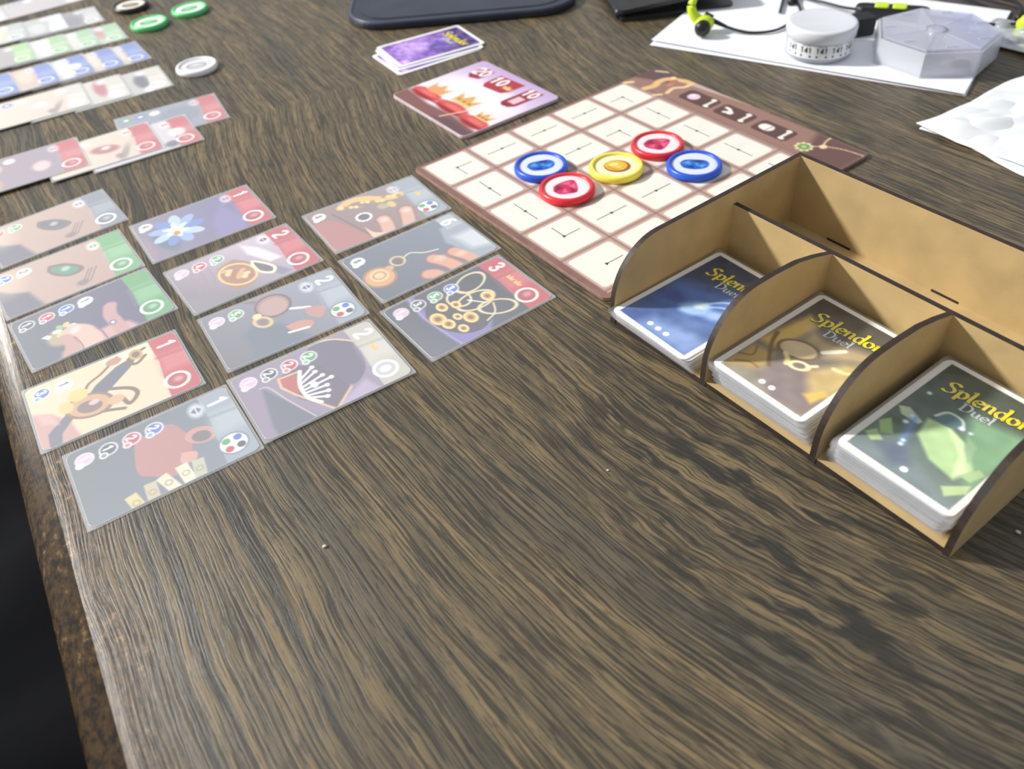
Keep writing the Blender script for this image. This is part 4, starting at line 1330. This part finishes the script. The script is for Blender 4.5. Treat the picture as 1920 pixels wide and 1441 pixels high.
# ------------------------------------------------------------------ things at the far side
# dark case
case = thing('leather_case', 'dark blue black case with rounded corners at the top centre of the table', 'case', (-1.0, 80.0, 0), R(-1.0))
CASEM = mat('dark_vinyl', (38, 44, 58), 0.33, 0.12, 60, bump=0.2)


def couts(i):
    return rrect(18.6 - 2 * i, 25.6 - 2 * i, 3.4, 10)


put('cover', mesh('cover', *bevel_slab(couts, .0, .55, .12), CASEM), case)
ring = [(x, y, .52) for x, y in rrect(18.2, 25.2, 3.2, 10)]
ring.append(ring[0])
put('piping', mesh('piping', *tube(ring, .13, 8, 1, caps=False), mat('vinyl_piping', (70, 78, 96), .4), smooth=True), case)
lid = [(x, y) for x, y in rrect(16.6, 23.6, 2.6, 8)]
put('inner_panel', mesh('inner_panel', *prism(lid, .5, .6), mat('case_panel', (46, 52, 68), .38, .12, 40)), case)

# wallet
wal = thing('wallet', 'folded black leather wallet beside the white paper at the top', 'wallet', (10.75, 64.4, 0), R(4))
WM = mat('black_leather', (26, 28, 32), .35, .25, 120, bump=.4)
put('lower_flap', mesh('lower_flap', *prism(rrect(9.0, 11.0, .6, 5, 4.5, 5.5), 0, .35), WM), wal)
v, f = prism(rrect(9.0, 11.0, .6, 5, 4.5, 5.5), 0, .3)
v = [(x, y, z + .55 + .10 * x) for x, y, z in v]
put('upper_flap', mesh('upper_flap', v, f, WM), wal)
v, f = tube([(.18, .4, .45), (.12, 5, .45), (.18, 10.6, .45)], .42, 10, 6)
put('spine', mesh('spine', v, f, WM, smooth=True), wal)


# folded paper
def sheet(w, h, th, lift, seed, nx=14, ny=10):
    rnd = np.random.RandomState(seed)
    V, F = [], []
    ph = rnd.rand(4) * 6
    for s_ in (0, 1):
        for j in range(ny + 1):
            for i in range(nx + 1):
                x, y = w * i / nx, h * j / ny
                z = lift * (0.5 + 0.5 * math.sin(x * .32 + ph[0]) * math.cos(y * .37 + ph[1])) + (th if s_ else 0)
                V.append((x, y, z))
    o = (nx + 1) * (ny + 1)
    for j in range(ny):
        for i in range(nx):
            a = j * (nx + 1) + i
            F.append((a, a + nx + 1, a + nx + 2, a + 1)); F.append((o + a, o + a + 1, o + a + nx + 2, o + a + nx + 1))
    b = [i for i in range(nx + 1)] + [j * (nx + 1) + nx for j in range(1, ny + 1)] + [ny * (nx + 1) + i for i in range(nx - 1, -1, -1)] + [j * (nx + 1) for j in range(ny - 1, 0, -1)]
    for k in range(len(b)):
        a, c = b[k], b[(k + 1) % len(b)]
        F.append((a, c, o + c, o + a))
    return V, F


PAPER = mat('white_paper', (244, 246, 252), .7, .01, 40)
pap = thing('paper', 'white sheet of paper folded in half under the earphones and pill box', 'paper', (12.17, 59.64, 0), R(-35.5))
put('lower_half', mesh('lower_half', *sheet(21.15, 14.9, .02, .05, 1), PAPER, smooth=False), pap)
v, f = sheet(21.15, 14.9, .02, .06, 5)
put('upper_half', mesh('upper_half', [(x - .1 + .02 * y, y + .5 - .028 * x, z + .14) for x, y, z in v], f, PAPER), pap)
PZ = .24

# round pot
pot = thing('round_pot', 'round clear plastic pot with printed band and frosted lid, on the paper', 'container', (22.85, 55.35, PZ), 0)
pot.scale = (1, 1, 1.14)
CLR = film_mat('clear_plastic', .38, .12, 1.5, (236, 240, 246))
put('body', mesh('body', *lathe([(0, .0), (2.0, 0), (2.16, .1), (2.18, 1.25), (2.1, 1.25), (2.05, .14), (0, .1)], 48), CLR, smooth=True), pot)
put('lid', mesh('lid', *lathe([(2.2, 1.12), (2.28, 1.14), (2.3, 1.7), (2.24, 1.80), (2.1, 1.83), (1.9, 1.81), (0, 1.80)], 48), film_mat('lilac_lid', .85, .25, 1.45, (228, 230, 244)), smooth=True), pot)
put('contents', mesh('contents', *lathe([(0, .12), (1.9, .12), (1.95, .9), (0, .95)], 32), mat('pale_cream', (196, 198, 206), .8, .05), smooth=True), pot)
LAB = mat('label_paper', (232, 234, 238), .5, .02)
v, f = [], []
na = 40
for i in range(na + 1):
    a = R(-175 + 170 * i / na)
    v += [(2.2 * math.cos(a), 2.2 * math.sin(a), .28), (2.2 * math.cos(a), 2.2 * math.sin(a), 1.08)]
f = [(2 * i, 2 * i + 2, 2 * i + 3, 2 * i + 1) for i in range(na)]
band = put('label_band', mesh('label_band', v, f, LAB, smooth=True), pot)
# the printed figures: 141 over a short bar, repeated around the band
parts = []
for g in range(6):
    ac = R(-158 + 27 * g)
    for ch, da in (('1', -.13), ('4', 0.0), ('1', .11)):
        for st in GLYPH[ch]:
            for (x0, y0), (x1, y1) in zip(st[:-1], st[1:]):
                dx, dy = x1 - x0, y1 - y0
                ln = math.hypot(dx, dy); nx_, ny_ = -dy / ln * .14, dx / ln * .14
                q = []
                for (px, py) in ((x0 + nx_, y0 + ny_), (x0 - nx_, y0 - ny_), (x1 - nx_, y1 - ny_), (x1 + nx_, y1 + ny_)):
                    a = ac + da + (px - .5) * .11
                    q.append((2.215 * math.cos(a), 2.215 * math.sin(a), .62 + py * .30))
                parts.append((q, [(0, 1, 2, 3)]))
    for z0, z1, w in ((.38, .50, .16), (1.0, 1.03, .12)):
        q = []
        for aa, zz in ((-w, z0), (w, z0), (w, z1), (-w, z1)):
            q.append((2.215 * math.cos(ac + aa), 2.215 * math.sin(ac + aa), zz))
        parts.append((q, [(0, 1, 2, 3)]))
v, f, _ = join(parts)
put('figures', mesh('figures', v, f, mat('label_ink', (52, 58, 62), .5)), band)

# seven-sided pill box
pb = thing('pill_box', 'frosted seven sided pill box with reddish pills inside, on the paper', 'pill box', (29.7, 53.2, PZ), 0)
FROST = film_mat('frosted_plastic', .42, .3, 1.5, (250, 250, 252))
FROST2 = film_mat('frosted_lid', .3, .12, 1.5, (248, 248, 254))
hept = lambda r: [(r * math.cos(R(-72 + 360 / 7 * i)), r * math.sin(R(-72 + 360 / 7 * i))) for i in range(7)]
P0, P1 = hept(3.95), hept(3.8)
V = [(x, y, 0) for x, y in P0] + [(x, y, 1.55) for x, y in P0] + [(x, y, 1.55) for x, y in P1] + [(x, y, .12) for x, y in P1]
F = [tuple(range(6, -1, -1))] + [(i + 7 * k, (i + 1) % 7 + 7 * k, (i + 1) % 7 + 7 * k + 7, i + 7 * k + 7) for k in range(3) for i in range(7)] + [tuple(range(21, 28))]
put('body', mesh('body', V, F, FROST), pb)
for i in range(7):
    a, b_ = np.array(P1[i]), np.array(P1[(i + 1) % 7])
    c = (a + b_) / 2
    q = [tuple(.985 * a + .0 * c), tuple(.985 * b_), tuple(.2 * b_), tuple(.2 * a)]
    q = [tuple(np.array(t_) * .985 + c * .008) for t_ in q]
    lidp = put('lid', mesh('lid', *prism(q, 1.57, 1.7), FROST2), pb)
    m_ = c * .86
    put('catch', mesh('catch', *prism(rrect(.8, .22, .1, 3, m_[0], m_[1]), 1.7, 1.76), FROST2), lidp)
    d = a / np.linalg.norm(a); n_ = np.array([-d[1], d[0]]) * .04
    put('partition', mesh('partition', *prism([tuple(d * .7 + n_), tuple(d * .7 - n_), tuple(a * .98 - n_), tuple(a * .98 + n_)], .1, 1.5), FROST), pb)
put('hub', mesh('hub', *lathe([(.62, .1), (.62, 1.7), (.4, 1.76), (0, 1.76)], 24), FROST2, smooth=True), pb)
PILL = mat('pill_coat', (140, 36, 40), .4, .05)
for px, py, pz, rx, ry, an, lb in ((30.15, 50.2, PZ + .55, .66, .28, 2, 'reddish oblong pill in the near compartment of the pill box'), (29.9, 54.6, PZ + .45, .5, .3, 60, 'reddish pill in the far compartment of the pill box')):
    o = put('pill', mesh('pill', *sphere((0, 0, 0), rx, ry, .28), PILL, smooth=True), None, (px, py, pz), R(an))
    tag(o, lb, 'pill', 'pills in the pill box')
o = put('pill', mesh('pill', *sphere((0, 0, 0), .35, .3, .22), mat('pale_pill', (244, 242, 226), .4, .02), smooth=True), None, (29.6, 50.9, PZ + .36), 0)
tag(o, 'cream round pill beside the near reddish pill in the pill box', 'pill', 'pills in the pill box')

# earphones
BLKR = mat('black_rubber', (24, 26, 30), .4, .1)
NEON = mat('neon_rubber', (206, 232, 40), .4, .03)
ear = thing('earphones', 'neon yellow and black sports earphones with cable, lying on the paper', 'earphones', (16.45, 61.0, PZ), 0)


def bud(parent, x, y, fl=1, z=.0):
    sh = put('bud_shell', mesh('bud_shell', *join([sphere((x + .1 * fl, y, z + .62), .72, .6, .58)])[:2], NEON, smooth=True), parent)
    put('ear_tip', mesh('ear_tip', *join([sphere((x - .22 * fl, y - .85, z + .62), .58, .5, .58), lathe([(.3, 0), (.3, .01)], 8, x, y)][:1])[:2], BLKR, smooth=True), sh)
    put('wing', mesh('wing', *tube([(x - .1 * fl, y + .15, z + .7), (x - .62 * fl, y + .35, z + 1.15), (x - .8 * fl, y + .5, z + 1.75), (x - .55 * fl, y + .62, z + 2.3)], [.38, .36, .30, .20], 10, 6), NEON, smooth=True), sh)
    put('cap', mesh('cap', *tube([(x + .25 * fl, y + .55, z + 1.05), (x + .75 * fl, y + .25, z + .85)], .22, 10, 3), BLKR, smooth=True), sh)


bud(ear, -.30, -.5)
put('strain_relief', mesh('strain_relief', *tube([(.3, -.2, .75), (.85, -.5, .55), (1.4, -.85, .35)], [.2, .16, .11], 8, 5), BLKR, smooth=True), ear)
put('cable', mesh('cable', *tube([(1.3, -.8, .38), (2.6, -1.5, .12), (4.2, -1.75, .1), (5.6, -1.0, .1), (7.4, 1.2, .1), (8.1, 4.2, .15), (9.2, 2.6, .3), (10.4, 1.0, .3), (11.2, .2, .35)], .1, 8, 8), BLKR, smooth=True), ear)
put('cable', mesh('cable', *tube([(6.0, 1.6, .12), (6.8, 3.6, .12), (7.9, 6.4, .12), (8.6, 9.0, .12)], .1, 8, 6), BLKR, smooth=True), ear)
put('cable_slider', mesh('cable_slider', *tube([(7.3, 3.0, .2), (7.9, 4.9, .25)], [.28, .3], 10, 3), BLKR, smooth=True), ear)
# inline remote with two yellow buttons
rem = put('remote', mesh('remote', *bevel_slab(lambda i: rrect(5.0 - 2 * i, 1.25 - 2 * i, .55, 5), 0, .8, .15), BLKR, smooth=False), ear, (13.25, -1.05, .0), R(-25))
for bx_ in (-.75, .45):
    put('button', mesh('button', *bevel_slab(lambda i: rrect(.95 - 2 * i, .85 - 2 * i, .15, 3), .78, .95, .05), NEON), rem, (bx_, -.1, 0))
put('cable', mesh('cable', *tube([(15.3, -2.0, .3), (16.2, -2.0, .12), (18.2, -3.6, .12), (19.6, -4.6, .2), (20.4, -5.0, .4)], .1, 8, 6), BLKR, smooth=True), ear)
put('cable', mesh('cable', *tube([(20.6, -4.9, .5), (21.3, -3.2, .8), (21.6, -1.0, .5), (20.4, 1.8, .1)], .12, 8, 6), BLKR, smooth=True), ear)
bud(ear, 21.0, -5.2, fl=-1, z=-.2)
blk = tag(put('battery_box', mesh('battery_box', *bevel_slab(lambda i: rrect(1.7 - 2 * i, 1.3 - 2 * i, .15, 3), 0, 1.2, .06), mat('matt_black', (30, 31, 34), .6, .1)), None, (26.55, 57.75, PZ), R(8)),
          'small black box between the round pot and the pill box', 'box')

# blister pack
bl = thing('blister_pack', 'silver blister pack of tablets at the right edge by the pill box', 'blister pack', (37.4, 53.3, 0), R(-52))
put('foil', mesh('foil', *prism(rrect(8.6, 4.6, .4, 4), .25, .31), mat('foil', (206, 210, 214), .35, .08, 120, metal=.35)), bl)
for i in range(5):
    for j in range(2):
        x, y = -3.3 + 1.65 * i, -1.05 + 2.1 * j
        put('blister', mesh('blister', *lathe([(.62, .31), (.55, .52), (.3, .62), (0, .64)], 16, x, y), film_mat('blister_film', .35, .08, 1.5), smooth=True), bl)
        put('tablet', mesh('tablet', *lathe([(0, .32), (.4, .32), (.42, .48), (0, .5)], 14, x, y), mat('dark_tablet', (84, 90, 96), .5), smooth=True), bl)

# tissue
tis = thing('tissue', 'white crumpled tissue at the right edge of the table behind the tray', 'tissue', (24.79, 44.08, 0), R(-62))


def tissue_mesh(seed, zb, dx, dy, w, h):
    rnd = np.random.RandomState(seed)
    nx, ny = 34, 34
    ph = rnd.rand(8) * 6.28
    V, F = [], []
    for s_ in (0, 1):
        for j in range(ny + 1):
            for i in range(nx + 1):
                u_, v_ = i / nx, j / ny
                x, y = dx + u_ * w + .25 * math.sin(v_ * 7 + ph[0]) * (1 - u_), dy + v_ * h + .22 * math.sin(u_ * 6 + ph[1])
                z = zb + .16 + .13 * math.sin(x * 1.1 + ph[2] + .6 * y) + .12 * abs(math.sin(y * 1.1 - .5 * x + ph[3])) + .10 * abs(math.sin(x * 1.9 - 1.3 * y + ph[4]))
                z += .45 * math.exp(-((x - .55 * y - 1.2) / .5) ** 2) * min(1, v_ * 3)
                e = min(u_, v_, 1 - u_, 1 - v_)
                z = zb + (z - zb) * min(1, .25 + e * 6)
                V.append((x, y, z + (.03 if s_ else 0)))
    o = (nx + 1) * (ny + 1)
    for j in range(ny):
        for i in range(nx):
            a = j * (nx + 1) + i
            F.append((a, a + nx + 1, a + nx + 2, a + 1)); F.append((o + a, o + a + 1, o + a + nx + 2, o + a + nx + 1))
    b = [i for i in range(nx + 1)] + [j * (nx + 1) + nx for j in range(1, ny + 1)] + [ny * (nx + 1) + i for i in range(nx - 1, -1, -1)] + [j * (nx + 1) for j in range(ny - 1, 0, -1)]
    for k in range(len(b)):
        a, c = b[k], b[(k + 1) % len(b)]
        F.append((a, c, o + c, o + a))
    return V, F


TIS = mat('tissue_paper', (226, 230, 234), .85, .02, 60, bump=.15)
put('lower_ply', mesh('lower_ply', *tissue_mesh(2, 0, .2, .1, 9.5, 12), TIS, smooth=True), tis)
put('upper_ply', mesh('upper_ply', *tissue_mesh(4, .12, 0, .3, 9.3, 12), TIS, smooth=True), tis)

# blue bag beyond the paper
bag = thing('blue_bag', 'blue plastic bag at the far top right corner behind the paper', 'bag', (47.5, 76.0, 0), R(15))
v, f = sphere((0, 0, 6.0), 7.5, 6, 6.0, 28, 16)
rn = np.random.RandomState(4)
v = [(x * (1 + .08 * math.sin(3 * x + z)), y * (1 + .08 * math.sin(2.3 * y - z)), max(0, z * (1 + .05 * math.sin(x * 1.7 + y)))) for x, y, z in v]
put('pouch', mesh('pouch', v, f, mat('blue_plastic', (48, 84, 186), .3, .1, 30), smooth=True), bag)
put('neck', mesh('neck', *lathe([(1.2, 11.0), (.9, 12.2), (1.8, 14.0), (2.6, 15.0)], 20), MATS['blue_plastic'], smooth=True), bag)

# crumbs on the table top
CR = mat('crumb', (226, 216, 196), .7, .1)
rn = random.Random(3)
for x, y, r_, wh in ((18.1, 16.2, .12, 'outside the right tray end, farther from its front corner'), (16.6, 15.9, .09, 'outside the right end of the tray, nearer its front corner'), (14.2, 49.6, .10, 'between the game board and the paper'), (3.3, 20.3, .06, 'in front of the blue deck'), (-7.2, 18.0, .09, 'in front of the tiara card')):
    v, f = sphere((0, 0, r_ * .5), r_, r_ * .7, r_ * .55, 8, 5)
    o = put('crumb', mesh('crumb', [(a * (1 + rn.uniform(-.2, .2)), b_, c) for a, b_, c in v], f, CR), None, (x, y, 0), rn.uniform(0, 6))
    tag(o, 'pale crumb on the table ' + wh, 'crumb', 'crumbs on the table')

# dark fabric seat below the edge at the left
seat = thing('seat_cushion', 'dark navy fabric seat below the worn table edge', 'seat', (-38, 16, -16), R(28.4))
NAVY = mat('navy_fabric', (7, 8, 13), .95, .3, 25, bump=.4, spec=.15)
V, F = [], []
nx, ny = 24, 24
for j in range(ny + 1):
    for i in range(nx + 1):
        x, y = -30 + 60 * i / nx, -30 + 60 * j / ny
        V.append((x, y, 3 + 1.2 * math.sin(x * .35 + .2 * y) + .7 * math.sin(y * .6 - x * .1) - 6 * (max(abs(x), abs(y)) / 30) ** 8))
for j in range(ny):
    for i in range(nx):
        a = j * (nx + 1) + i
        F.append((a, a + 1, a + nx + 2, a + nx + 1))
put('fabric_cover', mesh('fabric_cover', V, F, NAVY, smooth=True), seat)
put('padding', mesh('padding', *prism(rrect(58, 58, 4, 5), -8, -1), NAVY), seat)
for lx in (-17, 17):
    for ly in (-17, 17):
        put('leg', mesh('leg', *prism(rrect(3, 3, .4, 2, lx, ly), -58, -8), BLKR), seat)
